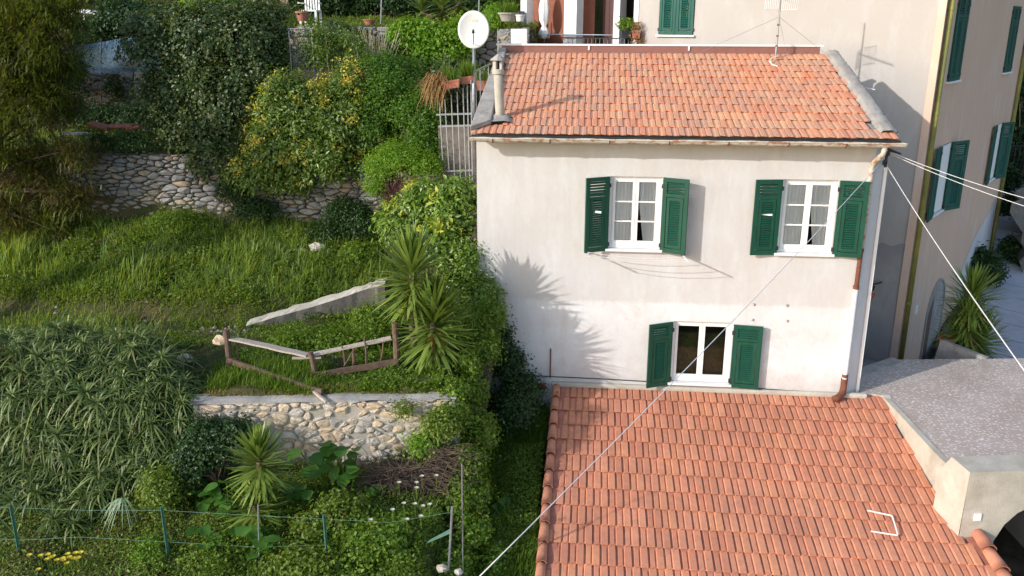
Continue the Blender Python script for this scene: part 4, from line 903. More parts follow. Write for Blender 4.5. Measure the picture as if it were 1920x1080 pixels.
shrub('terrace_herbs', 'fresh green leafy growth in front of the ramp wall', 'plant', [B(700, 600, -.4, .28, .25, .16), B(640, 640, -1.0, .5, .3, .09), B(705, 630, -.8, .28, .3, .12), B(560, 640, -1.0, .45, .25, .07)], 12000, .055, .034, l_coverlush, None, None)
shrub('dark_bush', 'dark round bush in front of the left end of the retaining wall', 'shrub', [B(400, 835, -3.75, .40, .28, .32), B(445, 825, -3.7, .2, .2, .24), B(370, 870, -3.9, .3, .3, .28)], 14000, .05, .036, l_darkgreen, AY(410, 900, -4.0), m_twig, .015, 14)
shrub('small_bush', 'small dense green bush beside the aloe thicket', 'shrub', [B(305, 920, -4.4, .23, .25, .22)], 5000, .045, .03, l_cover, AY(305, 955, -4.4), m_twig, .012, 8)
shrub('wall_tuft', 'leafy tuft growing at the foot of the stone wall near the brush pile', 'plant', [B(795, 838, -3.15, .17, .15, .13)], 2200, .05, .03, l_bright)
shrub('wall_tuft', 'leafy tuft hanging on the right end of the stone wall', 'plant', [B(830, 800, -3.1, .22, .14, .14)], 2600, .05, .03, l_cover)
shrub('wall_tuft', 'tiny tuft growing out of the middle of the stone wall', 'plant', [B(755, 768, -3.1, .1, .06, .05)], 600, .04, .025, l_cover)
shrub('green_mound', 'lush green mound at the foot of the dry-stone wall', 'shrub', [B(345, 430, 3.0, .75, .4, .35), B(300, 450, 2.8, .4, .35, .25), B(390, 460, 2.8, .4, .3, .22)], 17000, .055, .03, l_coverlush)
shrub('green_mound', 'dark low bush at the right foot of the dry-stone wall', 'shrub', [B(650, 410, 3.0, .5, .35, .35), B(620, 445, 2.8, .45, .3, .25), B(690, 430, 2.9, .35, .3, .35)], 13000, .055, .03, l_darkgreen)
shrub('wall_weeds', 'dark trailing weeds hanging over the top of the dry-stone wall', 'plant', [B(250, 268, 3.4, .55, .25, .15), B(190, 265, 3.5, .4, .25, .12), B(480, 400, 3.2, .5, .2, .3), B(440, 360, 3.3, .35, .2, .35)], 12000, .05, .03, l_darkgreen)

# ------------------------------------------------------------------ yuccas
def yucca(name, label, base, crowns, mat_dead=True, group=None, n=150, Lf=.62, skirt=.2):
    root = thing(name, label, 'yucca', base, group); base = V(*base); mb = MB()
    for c, s in crowns:
        c = V(*c); mb.tube([base, base*.5+c*.5+V(random.uniform(-.06, .06), 0, 0), c-V(0, 0, .03), c+V(0, 0, .12*s)], [.075, .06, .05, .02], 9)
    mb.build('trunk', m_bark, root, smooth=True)
    for c, s in crowns:
        c = V(*c); m = int(n*1.0); t = np.linspace(0, 1, m); az = np.arange(m)*2.39996+RNG.uniform(-.2, .2, m); el = np.radians(86-124*t**1.0+RNG.uniform(-7, 7, m))
        D = np.stack([np.cos(az)*np.cos(el), np.sin(az)*np.cos(el), np.sin(el)], 1); P = c+V(0, 0, .12*s)*(1-t)[:, None]*1.6+V(0, 0, -skirt*s)*(t**1.3)[:, None]+D*.03
        L = Lf*s*(.72+.38*np.sin(np.pi*(.15+.75*t)))*RNG.uniform(.85, 1.12, m); dr = np.where(RNG.random(m) < .15+.35*t, RNG.uniform(.1, .4, m), RNG.uniform(0, .07, m))
        v, tt = blade_geo(P, D, L, .074*s*np.ones(m)*RNG.uniform(.8, 1.1, m), dr, 4, .55); add_obj('leaf_crown', tri_mesh('leaf_crown', v, tt, l_yucca), root)
        if mat_dead:
            k = 34; az = RNG.uniform(0, 6.28, k); el = np.radians(RNG.uniform(-80, -35, k)); D = np.stack([np.cos(az)*np.cos(el), np.sin(az)*np.cos(el), np.sin(el)], 1)
            v, tt = blade_geo(c-V(0, 0, .12*s)+D*.04, D, Lf*s*RNG.uniform(.4, .8, k), .04*np.ones(k), RNG.uniform(.1, .4, k), 3, .6); add_obj('dead_leaves', tri_mesh('dead_leaves', v, tt, l_yuccadead), root)
yucca('yucca', 'taller yucca behind the right post of the wooden fence', (-.95, -1.35, .95), [(AY(772, 512, -1.35), 1.0)], n=260, Lf=.76, skirt=.45)
yucca('yucca', 'lower yucca with drooping skirt of leaves in front of the house corner', (-.55, -1.6, .9), [(AY(812, 600, -1.60), 1.0)], n=300, Lf=.76, skirt=.55)
yucca('yucca', 'yucca with two crowns in the lower garden before the stone wall', (AY(485, 1000, -4.5)), [(AY(487, 866, -4.5), .8), (AY(478, 952, -4.6), .75)], n=210, Lf=.62, skirt=.35)
yucca('yucca', 'bushy potted yucca beside the arched door of the tall building', (AY(1815, 700, 3.4)), [(AY(1822, 560, 3.4), .8), (AY(1815, 610, 3.3), .8), (AY(1838, 640, 3.5), .75), (AY(1800, 640, 3.4), .7)], n=240, Lf=.86, skirt=.3)

# ------------------------------------------------------------------ aloe thicket: rosette by rosette
def aloe():
    root = thing('aloe_thicket', 'large thicket of spiky aloe rosettes filling the lower left slope', 'aloe', (-6, -3.5, 0))
    ms = []
    for k in range(6):
        m = 32; t = np.linspace(0, 1, m); az = np.arange(m)*2.39996; el = np.radians(70-85*t+RNG.uniform(-8, 8, m)); D = np.stack([np.cos(az)*np.cos(el), np.sin(az)*np.cos(el), np.sin(el)], 1)
        L = RNG.uniform(.28, .48, m)*(.65+.35*t); v, tt = blade_geo(D*.02, D, L, .021*np.ones(m)*RNG.uniform(.8, 1.2, m), RNG.uniform(.3, 1.1, m), 5, .95); ms.append(tri_mesh('rosette', v, tt, l_aloe))
    pts = []
    patch = lambda p: .5+.5*math.sin(p[0]*3.1+p[2]*4.7)*math.cos(p[2]*3.3-p[0]*1.2)
    def inside(x, y): 
        top = 615+ (x-150)**2*.0007 + (0 if x < 240 else (x-240)*.55); bot = 930-(max(0, x-200))*.55; return top < y < bot and x < 345
    tries = 0
    while len(pts) < 230 and tries < 20000:
        tries += 1; x, y = random.uniform(-60, 345), random.uniform(605, 950)
        if not inside(x, y): continue
        Y = float(np.interp(y, [590, 660, 740, 830, 900, 950], [-2.0, -2.9, -3.5, -3.9, -4.2, -4.4]))+random.uniform(-.14, .14)+.0012*max(0, x-180); p = AY(x, y, Y)
        if any(np.linalg.norm(p-q) < .23*(.8+.5*patch(p)) for q in pts): continue
        pts.append(p)
    for x, y, Y in ((5, 1030, -5.2), (30, 1010, -5.1), (100, 975, -4.9), (60, 1045, -5.4), (-10, 985, -4.9), (140, 985, -4.9), (20, 940, -4.6), (70, 925, -4.5), (110, 945, -4.6), (160, 940, -4.5), (-30, 930, -4.6), (200, 905, -4.3)): pts.append(AY(x, y, Y))
    for p in pts:
        o = bpy.data.objects.new('rosette', random.choice(ms)); COL.objects.link(o); o.parent = root; o.matrix_parent_inverse = Matrix.Translation(-Vector(root.location))
        o.location = p; o.rotation_euler = (random.uniform(-.1, .75), random.uniform(-.35, .35), random.uniform(0, 6.28)); o.rotation_mode = 'ZXY' if False else 'XYZ'
        o.rotation_euler = (random.uniform(.0, .6), random.uniform(-.3, .3), 0); o.rotation_euler.rotate_axis('Z', random.uniform(0, 6.28)); k = random.uniform(.85, 1.5); o.scale = (k, k, k)
    st = MB()
    for p in pts[::2]:
        g = V(p[0]+random.uniform(-.1, .1), p[1]+.15, p[2]-.55); st.tube([g, (g+p)/2+V(0, -.05, 0), p], [.022, .02, .016], 5)
    tag(st.build('stems', m_twig, root), kind='stuff')
    P = []; 
    for p in pts: P.append(np.array(p)+np.array([0, .50, -.24])+RNG.normal(size=(40, 3))*np.array([.17, .13, .20]))
    P = np.concatenate(P); D = unit(rdir(len(P))+np.array([0, -.35, -.3])); L = RNG.uniform(.2, .42, len(P)); v, t = blade_geo(P, D, L, .024*np.ones(len(P)), RNG.uniform(.1, .6, len(P)), 3, .9); o = add_obj('lower_leaves', tri_mesh('lower_leaves', v, t, l_aloe), root); tag(o, kind='stuff')
    c = AY(253, 805, -3.6); n = 60; P = c+np.stack([RNG.normal(size=n)*.012, RNG.normal(size=n)*.012, RNG.uniform(-.05, .10, n)], 1); D = unit(rdir(n)+np.array([0, 0, -.8])); v, t = leaf_geo(P, D, rdir(n), .035*np.ones(n), .014*np.ones(n)); add_obj('flower_spike', tri_mesh('flower_spike', v, t, l_flower_o), root)
aloe()

# ------------------------------------------------------------------ grass and low growth
_PN = [(random.uniform(.5, 6.0), random.uniform(0, 6.28), random.uniform(0, 6.28)) for _ in range(14)]
def patch_noise(x, y, s=1.0, o=0.0):
    r = 0
    for i, (f, a, p) in enumerate(_PN): r = r+np.sin((x*math.cos(a)+y*math.sin(a))*f*s+p+o*(1+i*.37)+.8*np.sin(x*1.3*s+i)+.8*np.cos(y*1.7*s-i))/(.8+f*.25)
    return np.clip(.5+.13*r, 0, 1)
def scatter(n, x0, x1, y0, y1, thr=.0, s=1.0, o=0.0, skip=None):
    x = RNG.uniform(x0, x1, n*3); y = RNG.uniform(y0, y1, n*3); k = RNG.random(n*3) < np.clip((patch_noise(x, y, s, o)-thr)*2.2, 0.0, 1)
    if skip is not None: k &= ~skip(x, y)
    x, y = x[k][:n], y[k][:n]; return np.stack([x, y, terrain(x, y)], 1)
def path(x, y): return (((x+4.9)**2/1.1+(y+.45)**2/.10 < 1) | ((x+9.2)**2/.5+(y-2.3)**2/.04 < 1) | ((x+7.4)**2/.4+(y-2.2)**2/.04 < 1)) & (RNG.random(np.shape(x)) < .8)
def grass_field(name, label, regs, mat):
    gs = []
    for (n, x0, x1, y0, y1, l0, l1, thr, w, lean, s) in regs:
        P = scatter(n, x0, x1, y0, y1, thr, s, l0*7, path); m = len(P); h = patch_noise(P[:, 0], P[:, 1], .7, 2.0)
        az = RNG.normal(size=m)*.9-1.2+h*2; el = np.radians(RNG.uniform(45, 88, m)); D = np.stack([np.cos(az)*np.cos(el), np.sin(az)*np.cos(el), np.sin(el)], 1)
        L = RNG.uniform(l0, l1, m)*(.55+.8*h); gs.append(blade_geo(P-np.array([0, 0, .02]), D, L, w*RNG.uniform(.7, 1.4, m), RNG.uniform(.1, lean, m), 4))
    v, t = merge(gs); o = add_obj(name, tri_mesh(name, v, t, mat)); tag(o, label, 'grass', kind='stuff')
grass_field('tall_grass', 'tall mixed grass on the bank below the dry-stone wall', [(24000, -12, -1.4, .3, 3.4, .12, .36, .2, .016, .9, 1.0), (9000, -12, -4.6, -1.0, .9, .12, .34, .15, .011, .7, 1.0), (11000, -12, -1.5, .6, 3.3, .34, .66, .38, .018, 1.2, 1.6)], l_grass)
def tufts(name, label, n, reg, mat, l0, l1, w, k0, k1):
    c = scatter(n, *reg, .05, 1.3, 3.0, path); gs = []
    for p in c:
        k = random.randint(k0, k1); az = RNG.uniform(0, 6.28, k); el = np.radians(RNG.uniform(48, 86, k)); D = np.stack([np.cos(az)*np.cos(el), np.sin(az)*np.cos(el), np.sin(el)], 1); q = random.uniform(.7, 1.2)
        gs.append(blade_geo(p+RNG.normal(size=(k, 3))*np.array([.035, .035, 0]), D, RNG.uniform(l0, l1, k)*q, w*RNG.uniform(.7, 1.3, k), RNG.uniform(.25, 1.0, k), 5))
    v, t = merge(gs); o = add_obj(name, tri_mesh(name, v, t, mat)); tag(o, label, 'grass', kind='stuff')
tufts('grass_tufts', 'long arching grass tufts over the bank below the dry-stone wall', 620, (-12, -1.4, .5, 3.3), l_tuft, .28, .58, .013, 14, 34)
tufts('garden_tufts', 'long grass tufts scattered through the lower garden and fence terrace', 230, (-6.5, -.2, -6.5, -3.4), l_tuft, .2, .42, .012, 10, 24)
tufts('fence_tufts', 'long grass leaning around the foot of the wooden fence', 120, (-4.6, -2.2, -3.0, -1.9), l_grasslush, .22, .42, .011, 14, 30)
grass_field('lush_grass', 'lush green grass around the broken fence and in the gully', [(15000, -4.6, -.7, -3.0, .3, .07, .20, .0, .009, .6, 1.4), (6500, -4.6, -2.4, -3.0, -1.9, .18, .36, .1, .010, .9, 2.0), (22000, .2, 1.46, -6, -.1, .14, .34, -.2, .013, .9, 1.2), (10000, -11, -3, 2.2, 3.4, .10, .30, .3, .010, .7, 1.5)], l_grasslush)
grass_field('garden_grass', 'mixed weeds and grass covering the lower garden', [(17000, -7, -.1, -6.8, -3.3, .08, .26, .0, .010, .7, 1.3), (7000, -13, 1, 3.7, 7.3, .08, .3, .1, .012, .6, 1.0), (9000, -14, 1, 9.3, 14, .1, .35, .2, .016, .6, 1.0)], l_grass)
grass_field('dry_grass', 'thin dry grass along the wall top and the worn path', [(4200, -4.2, -.3, -3.35, -2.7, .08, .20, -.4, .009, 1.0, 2.0), (2500, -11, -4, -.9, 3.0, .10, .30, .5, .008, .8, 1.7), (2500, -7, -.3, -6.5, -3.4, .08, .2, .4, .008, .6, 1.7), (2600, -14, 1, 9.3, 15, .1, .35, .3, .014, .6, 1.0)], l_dry)
def cover_field(name, label, regs, mat):
    gs = []
    for (n, x0, x1, y0, y1, hgt, L, W, thr, s) in regs:
        P = scatter(n, x0, x1, y0, y1, thr, s, hgt*9+L*30, path); m = len(P); h = patch_noise(P[:, 0], P[:, 1], 1.6, 1.0)*hgt; P = P+np.stack([np.zeros(m), np.zeros(m), RNG.random(m)**.6*h], 1)
        gs.append(leaves(P, np.tile(np.array([[0, -.2, 1.]]), (m, 1)), L, W, .6, .9, .1))
    v, t = merge(gs); o = add_obj(name, tri_mesh(name, v, t, mat)); tag(o, label, 'ground cover', kind='stuff')
cover_field('ground_cover', 'low leafy weeds over the lower garden and bank', [(56000, -7, -.05, -6.9, -3.25, .26, .042, .026, -.15, 1.1), (46000, -12, -1.4, .2, 3.4, .30, .06, .036, .05, 1.3), (9000, -6, -4, -1.2, .4, .08, .035, .022, .0, 1.6), (12000, -13, 1, 3.7, 7.4, .25, .06, .035, .0, 1), (14000, -14, 1.2, 9.3, 15, .25, .08, .05, .1, .8), (14000, -20, 12, 13, 26, .9, .2, .12, -.1, .5)], l_cover)
cover_field('lush_cover', 'fresh green weeds on the fence terrace and in the gully', [(16000, -4.4, -.4, -3.0, .3, .10, .04, .026, .2, 1.4), (30000, .1, 1.46, -6.2, -.05, .28, .042, .026, -.3, 1.1), (16000, -3.2, .1, -6.6, -4.2, .40, .045, .03, .2, .9), (8000, -1.6, -.3, -3.0, -2.0, .22, .045, .03, -.1, 1.4)], l_coverlush)
for lb, bl, nn, L_, W_, m_ in (('dark leafy weed patch on the bank left of the stacked stones', [B(380, 500, 1.9, .5, .3, .12), B(330, 515, 1.7, .35, .25, .1)], 3600, .06, .04, l_darkgreen), ('fresh leafy weed patch on the bank above the ramp wall', [B(620, 505, 1.8, .6, .35, .15), B(680, 480, 2.2, .4, .3, .2)], 5200, .055, .034, l_coverlush), ('low weed patch at the far left of the bank', [B(60, 520, 1.4, .6, .4, .16), B(130, 495, 1.9, .5, .3, .14)], 4600, .06, .036, l_cover), ('dark tangled weed strip under the left part of the dry-stone wall', [B(200, 450, 2.9, .8, .3, .2), B(120, 460, 2.8, .5, .3, .2)], 5600, .055, .034, l_darkgreen), ('yellowish weed patch in the middle of the bank', [B(500, 530, 1.2, .5, .3, .1), B(440, 545, 1.0, .4, .3, .1)], 3400, .05, .03, l_vine)): shrub('weed_clump', lb, 'plant', bl, nn, L_, W_, m_, None, m_twig, .005, 14)
cover_field('brown_weeds', 'brown withered weeds in patches of the lower garden', [(5200, -6.2, -3.6, -6.4, -4.6, .22, .045, .022, .35, 1.2), (2600, -4.2, -.4, -6.2, -4.4, .25, .045, .022, .55, 1.5), (2600, -11, -2, .5, 3.2, .2, .05, .02, .6, 1.4)], l_brown)
for lb, bl, nn, L_, W_, m_ in (('tall yellow-green weed clump beside the right metal fence posts', [B(720, 1010, -4.9, .35, .3, .16), B(690, 1035, -5.1, .3, .3, .14)], 4200, .06, .038, l_vine), ('leafy weed clump at the bottom edge between two green posts', [B(560, 1060, -5.3, .4, .3, .14), B(600, 1072, -5.4, .3, .3, .12)], 3800, .065, .04, l_cover), ('bright weed clump left of the second green post', [B(285, 1050, -5.3, .22, .25, .14)], 2200, .05, .03, l_bright), ('pale weed clump above the lower wire in the middle', [B(395, 1050, -5.2, .35, .3, .13)], 2600, .06, .03, l_vine), ('tall weed clump right of the lower yucca', [B(640, 960, -4.5, .35, .25, .18), B(590, 985, -4.7, .25, .2, .14)], 3400, .055, .035, l_cover)): shrub('weed_clump', lb, 'plant', bl, nn, L_, W_, m_, None, m_twig, .005, 18)
def grit():
    mb = MB(); ic = [(0, 0, 1), (.9, 0, .1), (.2, .85, 0), (-.8, .4, .1), (-.5, -.8, 0), (.5, -.7, .05)]
    for i in range(300):
        k = (0, 1, 2, 2, 1, 2)[i % 6]; cx, cy, rx, ry = ((-4.9, -.45, 1.15, .42), (-8.4, 2.25, 1.8, .35), (-5.5, 1.6, 4.5, 1.6))[k]; x, y = cx+random.gauss(0, .5)*rx, cy+random.gauss(0, .5)*ry; z = float(terrain(x, y)); r = random.uniform(.012, .045); A = random.uniform(0, 6.28)
        mb.add([V(x+r*(math.cos(A)*a-math.sin(A)*b)*1.3, y+r*(math.sin(A)*a+math.cos(A)*b), z+r*c+.0) for a, b, c in ic], [(0, 1, 2), (0, 2, 3), (0, 3, 4), (0, 4, 5), (0, 5, 1)])
    tag(mb.build('pebbles', m_stone_grey), 'pale pebbles strewn over the worn path and bank', 'pebbles', kind='stuff')
grit()
def flowers(name, label, pts, mat, r, n=9, group=None):
    for i, (p, lb) in enumerate(zip(pts, label)):
        k = n; az = np.linspace(0, 6.28, k, endpoint=False); D = np.stack([np.cos(az), np.sin(az), np.full(k, .35)], 1); root = thing(name, lb, 'flower', p, group)
        v, t = leaf_geo(np.tile(np.array(p), (k, 1)), D, np.tile(np.array([[0, 0, 1.]]), (k, 1)), r*np.ones(k), r*.7*np.ones(k)); add_obj('petals', tri_mesh('petals', v, t, mat), root)
        MB().tube([V(*p)-V(0, 0, .2), V(*p)], .004, 4).build('stem', l_cover, root)
wp = [(748, 905), (791, 893), (818, 892), (781, 905), (781, 915), (736, 956), (757, 944), (778, 945), (793, 949), (805, 946), (789, 968), (763, 974), (695, 975)]
flowers('white_flower', ['small white flower in the weeds below the brush pile']*len(wp), [AY(x, y, -4.15-(y-890)*.013) for x, y in wp], l_flower_w, .042, group='white flowers in the lower garden')
yp = [(76, 1042), (90, 1040), (95, 1045), (100, 1043), (88, 1049), (120, 1050), (127, 1039), (130, 1045), (142, 1037), (118, 1047), (126, 1056), (137, 1047), (147, 1046), (152, 1036), (72, 1068), (55, 1041), (107, 1050), (143, 1048)]
flowers('yellow_flower', ['small yellow daisy in the cluster at the bottom left']*len(yp), [AY(x, y, -5.75) for x, y in yp], l_flower_y, .042, 11, 'yellow daisies at the bottom left')
# broad-leaved plants
def broad_leaf(c, d, L, W):
    """round leaf with wavy rim, cupped"""
    d = unit(d); s = unit(np.cross(d, V(0, 0, 1))); n = np.cross(s, d); vs = [c]; k = 14
    for i in range(k):
        A = 2*math.pi*i/k; r = 1+.07*math.sin(A*5+L*40); rad = (1-.25*math.cos(A)) ; x = -math.cos(A)*L*.5+L*.42; y = math.sin(A)*W*.5*(1.05-.2*(-math.cos(A))); vs.append(c+d*x*r+s*y*r+n*(.10*L*(abs(y)/W*2)**2+.02*L*math.sin(A*5)-.12*L*(x/L)**2))
    return vs, [(0, 1+i, 1+(i+1) % k) for i in range(k)]
def burdock(label, spots, size):
    ctr = np.mean([AY(*q) for q in spots], 0); root = thing('broad_leaved_plant', label, 'plant', (ctr[0], ctr[1], float(terrain(ctr[0], ctr[1]))), 'broad-leaved plants of the lower garden'); g = V(*root.location)
    for q in spots:
        p = AY(*q); d = V(random.uniform(-.8, .8), random.uniform(-1, -.2), random.uniform(-.3, .35)); v, f = broad_leaf(p, d, size*random.uniform(.75, 1.2), size*random.uniform(.7, 1.0))
        mb = MB(); mb.add(v, f); lf = mb.build('leaf', l_burdock, root, smooth=True); b = g+(V(p[0], p[1]+.1, g[2])-g)*.6; b[2] = float(terrain(b[0], b[1])); MB().tube([b, (b+p)/2+V(0, .03, .03), p], .009, 5).build('stalk', l_burdock, lf)
def spotcloud(x, y, Y, rx, ry, n): return [(x+random.uniform(-rx, rx), y+random.uniform(-ry, ry), Y+random.uniform(-.25, .25)) for _ in range(n)]
burdock('broad-leaved plant with big round leaves right of the lower yucca', spotcloud(615, 865, -3.7, 55, 35, 34), .24)
burdock('broad-leaved plant with wide pale leaves left of the lower yucca', spotcloud(410, 940, -4.5, 45, 45, 34), .20)
burdock('broad-leaved plant at the foot of the lower yucca near the wire fence', spotcloud(450, 1015, -5.0, 75, 30, 26), .24)
burdock('broad-leaved plant below the stone wall in the middle garden', spotcloud(570, 930, -4.1, 40, 30, 18), .19)
burdock('broad-leaved plant between the brush pile and the lower garden weeds', [(690, 915, -3.9), (715, 910, -3.85), (705, 922, -3.95), (735, 918, -3.9)], .18)
burdock('broad-leaved plant growing in the dark gully by the lower roof', [(940, 935, -2.9), (965, 955, -3.1), (975, 960, -3.1), (955, 968, -3.2), (930, 945, -3.0)], .24)
def pale_plant():
    p = AY(232, 935, -4.7); root = thing('pale_grass_tuft', 'pale drooping grass tuft between the aloe and the small bush', 'plant', p-V(0, 0, .15)); n = 26
    D = unit(np.stack([RNG.normal(size=n)*.25, -np.ones(n)*.3, RNG.uniform(-.1, .4, n)], 1)); v, t = blade_geo(np.tile(p, (n, 1)), D, RNG.uniform(.25, .45, n), .012*np.ones(n), RNG.uniform(.7, 1.2, n), 4); add_obj('blades', tri_mesh('blades', v, t, l_agave), root)
pale_plant()
# brush pile
def twig_pile(name, label, spots, mat, n, L, flat=.35):
    c = np.mean([AY(*s) for s in spots], 0); root = thing(name, label, 'brush', c); mb = MB()
    for i in range(n):
        p = AY(*random.choice(spots))+V(random.gauss(0, .10), random.gauss(0, .10), random.uniform(-.06, .08)); d = unit(V(random.gauss(0, 1), random.gauss(0, .7), random.gauss(0, flat))); l = L*random.uniform(.5, 1.3); m = p+d*l*.5+V(0, 0, random.uniform(-.03, .06)); q = p+d*l
        mb.tube([p, m, q], [.006, .005, .002], 4, False)
    tag(mb.build('twigs', mat, root), kind='stuff')
twig_pile('brush_pile', 'pile of dry brown twigs at the foot of the stone wall', [(830, 850, -3.3), (800, 875, -3.4), (770, 885, -3.5), (740, 890, -3.6), (815, 895, -3.5), (720, 895, -3.6), (845, 875, -3.4), (780, 900, -3.6), (830, 915, -3.7)], m_twig, 900, .45)
# dry pale shrub by the ivy wall
def dry_shrub():
    b = AY(705, 170, 5.4); root = thing('dry_shrub', 'leafless beige shrub with upright twigs in front of the ivy wall', 'shrub', b); mb = MB()
    for i in range(70):
        e = b+V(random.gauss(0, .34), random.gauss(0, .25), random.uniform(.9, 1.5)); m = b*.5+e*.5+V(random.gauss(0, .05), 0, -.05)
        mb.tube([b+V(random.gauss(0, .08), 0, 0), m, e], [.014, .010, .004], 4, False)
    mb.build('branches', m_palebranch, root)
dry_shrub()
def purple_stems():
    b = AY(742, 350, 2.1); root = thing('bare_stems', 'tangle of bare reddish stems hanging under the creeper dome', 'vine', AY(745, 400, 2.1)); mb = MB()
    for i in range(130):
        a = AY(random.uniform(700, 785), random.uniform(325, 350), 1.95+random.uniform(-.1, .2)); e = V(AY(742, 400, 2.1)[0]+random.gauss(0, .13), 2.1+random.gauss(0, .08), a[2]-random.uniform(.3, .75)); mb.tube([a, (a+e)/2+V(random.gauss(0, .05), -.03, 0), e], [.006, .006, .005], 4, False)
    tag(mb.build('stems', simple('purple_stems', lin(124, 88, 82), .9, .3, 10), root), kind='stuff')
purple_stems()

# ------------------------------------------------------------------ broken wooden fence
def wood_fence():
    root = thing('wooden_fence', 'broken weathered wooden fence sagging above the stone wall', 'fence', (-2.6, -2.2, 1))
    def post(x, y0, y1, Y, r, m=m_wooddark):
        a, b = AY(x[0], y1, Y), AY(x[1], y0, Y); MB().tube([a-V(0, 0, .1), a*.5+b*.5+V(.01, 0, 0), b], [r, r*.95, r*.9], 9).build('post', m, root)
    post((432, 424), 618, 700, -2.15, .062); post((592, 582), 660, 706, -2.35, .05); post((744, 740), 606, 690, -1.85, .06)
    def plank(a, b, w, h, m, nm='rail', n=6):
        a, b = AY(*a), AY(*b); mb = MB(); d = unit(b-a); x = unit(np.cross(d, V(0, 0, 1))); z = np.cross(x, d); v = []
        for k in range(n+1):
            c = a+(b-a)*k/n+V(0, 0, random.uniform(-.008, .008)); ww = w*random.uniform(.88, 1.08); v += [c-x*ww/2-z*h/2, c+x*ww/2-z*h/2, c+x*ww/2+z*h/2, c-x*ww/2+z*h/2]
        f = [(0, 1, 2, 3), tuple(4*n+j for j in (3, 2, 1, 0))]+[(4*k+j, 4*k+4+j, 4*k+4+(j+1) % 4, 4*k+(j+1) % 4) for k in range(n) for j in range(4)]
        mb.add(v, f); mb.build(nm, m, root)
    plank((432, 634, -2.12), (577, 666, -2.32), .15, .03, m_wood); plank((572, 668, -2.30), (733, 634, -1.85), .14, .03, m_wood); plank((548, 671, -2.42), (602, 671, -2.30), .06, .025, m_wood)
    plank((426, 675, -2.18), (604, 736, -2.98), .05, .10, m_wooddark); plank((588, 733, -2.95), (612, 754, -3.2), .04, .04, m_wood); plank((590, 704, -2.42), (746, 678, -1.95), .05, .10, m_wooddark)
    for (x0, y0, x1, y1, Y, r) in ((437, 622, 448, 678, -2.1, .012), (641, 648, 647, 684, -2.15, .016), (663, 652, 661, 710, -2.1, .026), (645, 686, 660, 660, -2.2, .013), (683, 632, 687, 682, -2.05, .018), (719, 640, 714, 676, -1.95, .016)):
        a, b = AY(x0, y0, Y), AY(x1, y1, Y); MB().tube([a, (a+b)/2+V(.012, 0, 0), b], [r*.8, r, r], 6).build('stick', m_wooddark, root)
wood_fence()
# ------------------------------------------------------------------ wire fence at the bottom
def wire_fence():
    root = thing('wire_fence', 'thin wire fence on green metal posts across the bottom of the garden', 'fence', (-3, -5.4, -.8)); tops = []
    for (x0, y0, x1, y1, Y, m, r) in ((20, 945, 40, 1056, -5.4, m_greenpost, .026), (303, 950, 318, 1056, -5.3, m_greenpost, .026), (484, 945, 485, 1072, -5.25, m_metalgrey, .011), (607, 965, 615, 1058, -5.2, m_greenpost, .026), (848, 950, 841, 1052, -5.0, m_metalgrey, .018), (866, 870, 868, 1062, -4.9, m_metalgrey, .010)):
        a, b = AY(x0, y0, Y), AY(x1, y1, Y)
        if r > .02:
            mb = MB(); mb.beam(b-V(0, 0, .15), a, .04, .008, (0, 1, 0)); mb.beam(b-V(0, .016, .15), a-V(0, .016, 0), .008, .04, (0, 1, 0)); mb.build('post', m, root)
        else: MB().tube([b-V(0, 0, .15), a], r, 7).build('post', m, root)
    W = lambda pts: MB().tube([AY(*p) for p in pts], .0028, 4).build('wire', m_greenplastic, root)
    W([(-20, 950, -5.4), (22, 952, -5.4), (165, 957, -5.36), (304, 957, -5.3), (484, 967, -5.25), (608, 973, -5.2), (730, 980, -5.1), (848, 960, -5.0)]); W([(-20, 1009, -5.4), (34, 1013, -5.4), (150, 1007, -5.36), (312, 1016, -5.3), (484, 1026, -5.25), (612, 1022, -5.2)])
    mb = MB(); v, f = [], []
    a, b, c = AY(798, 1020, -4.95), AY(845, 1000, -4.95), AY(843, 992, -4.95); mb.add([a, b, c, AY(806, 1012, -4.95), a+V(0, .02, 0)], [(0, 1, 2, 3)]); mb.build('torn_net', m_greenplastic, root)
wire_fence()

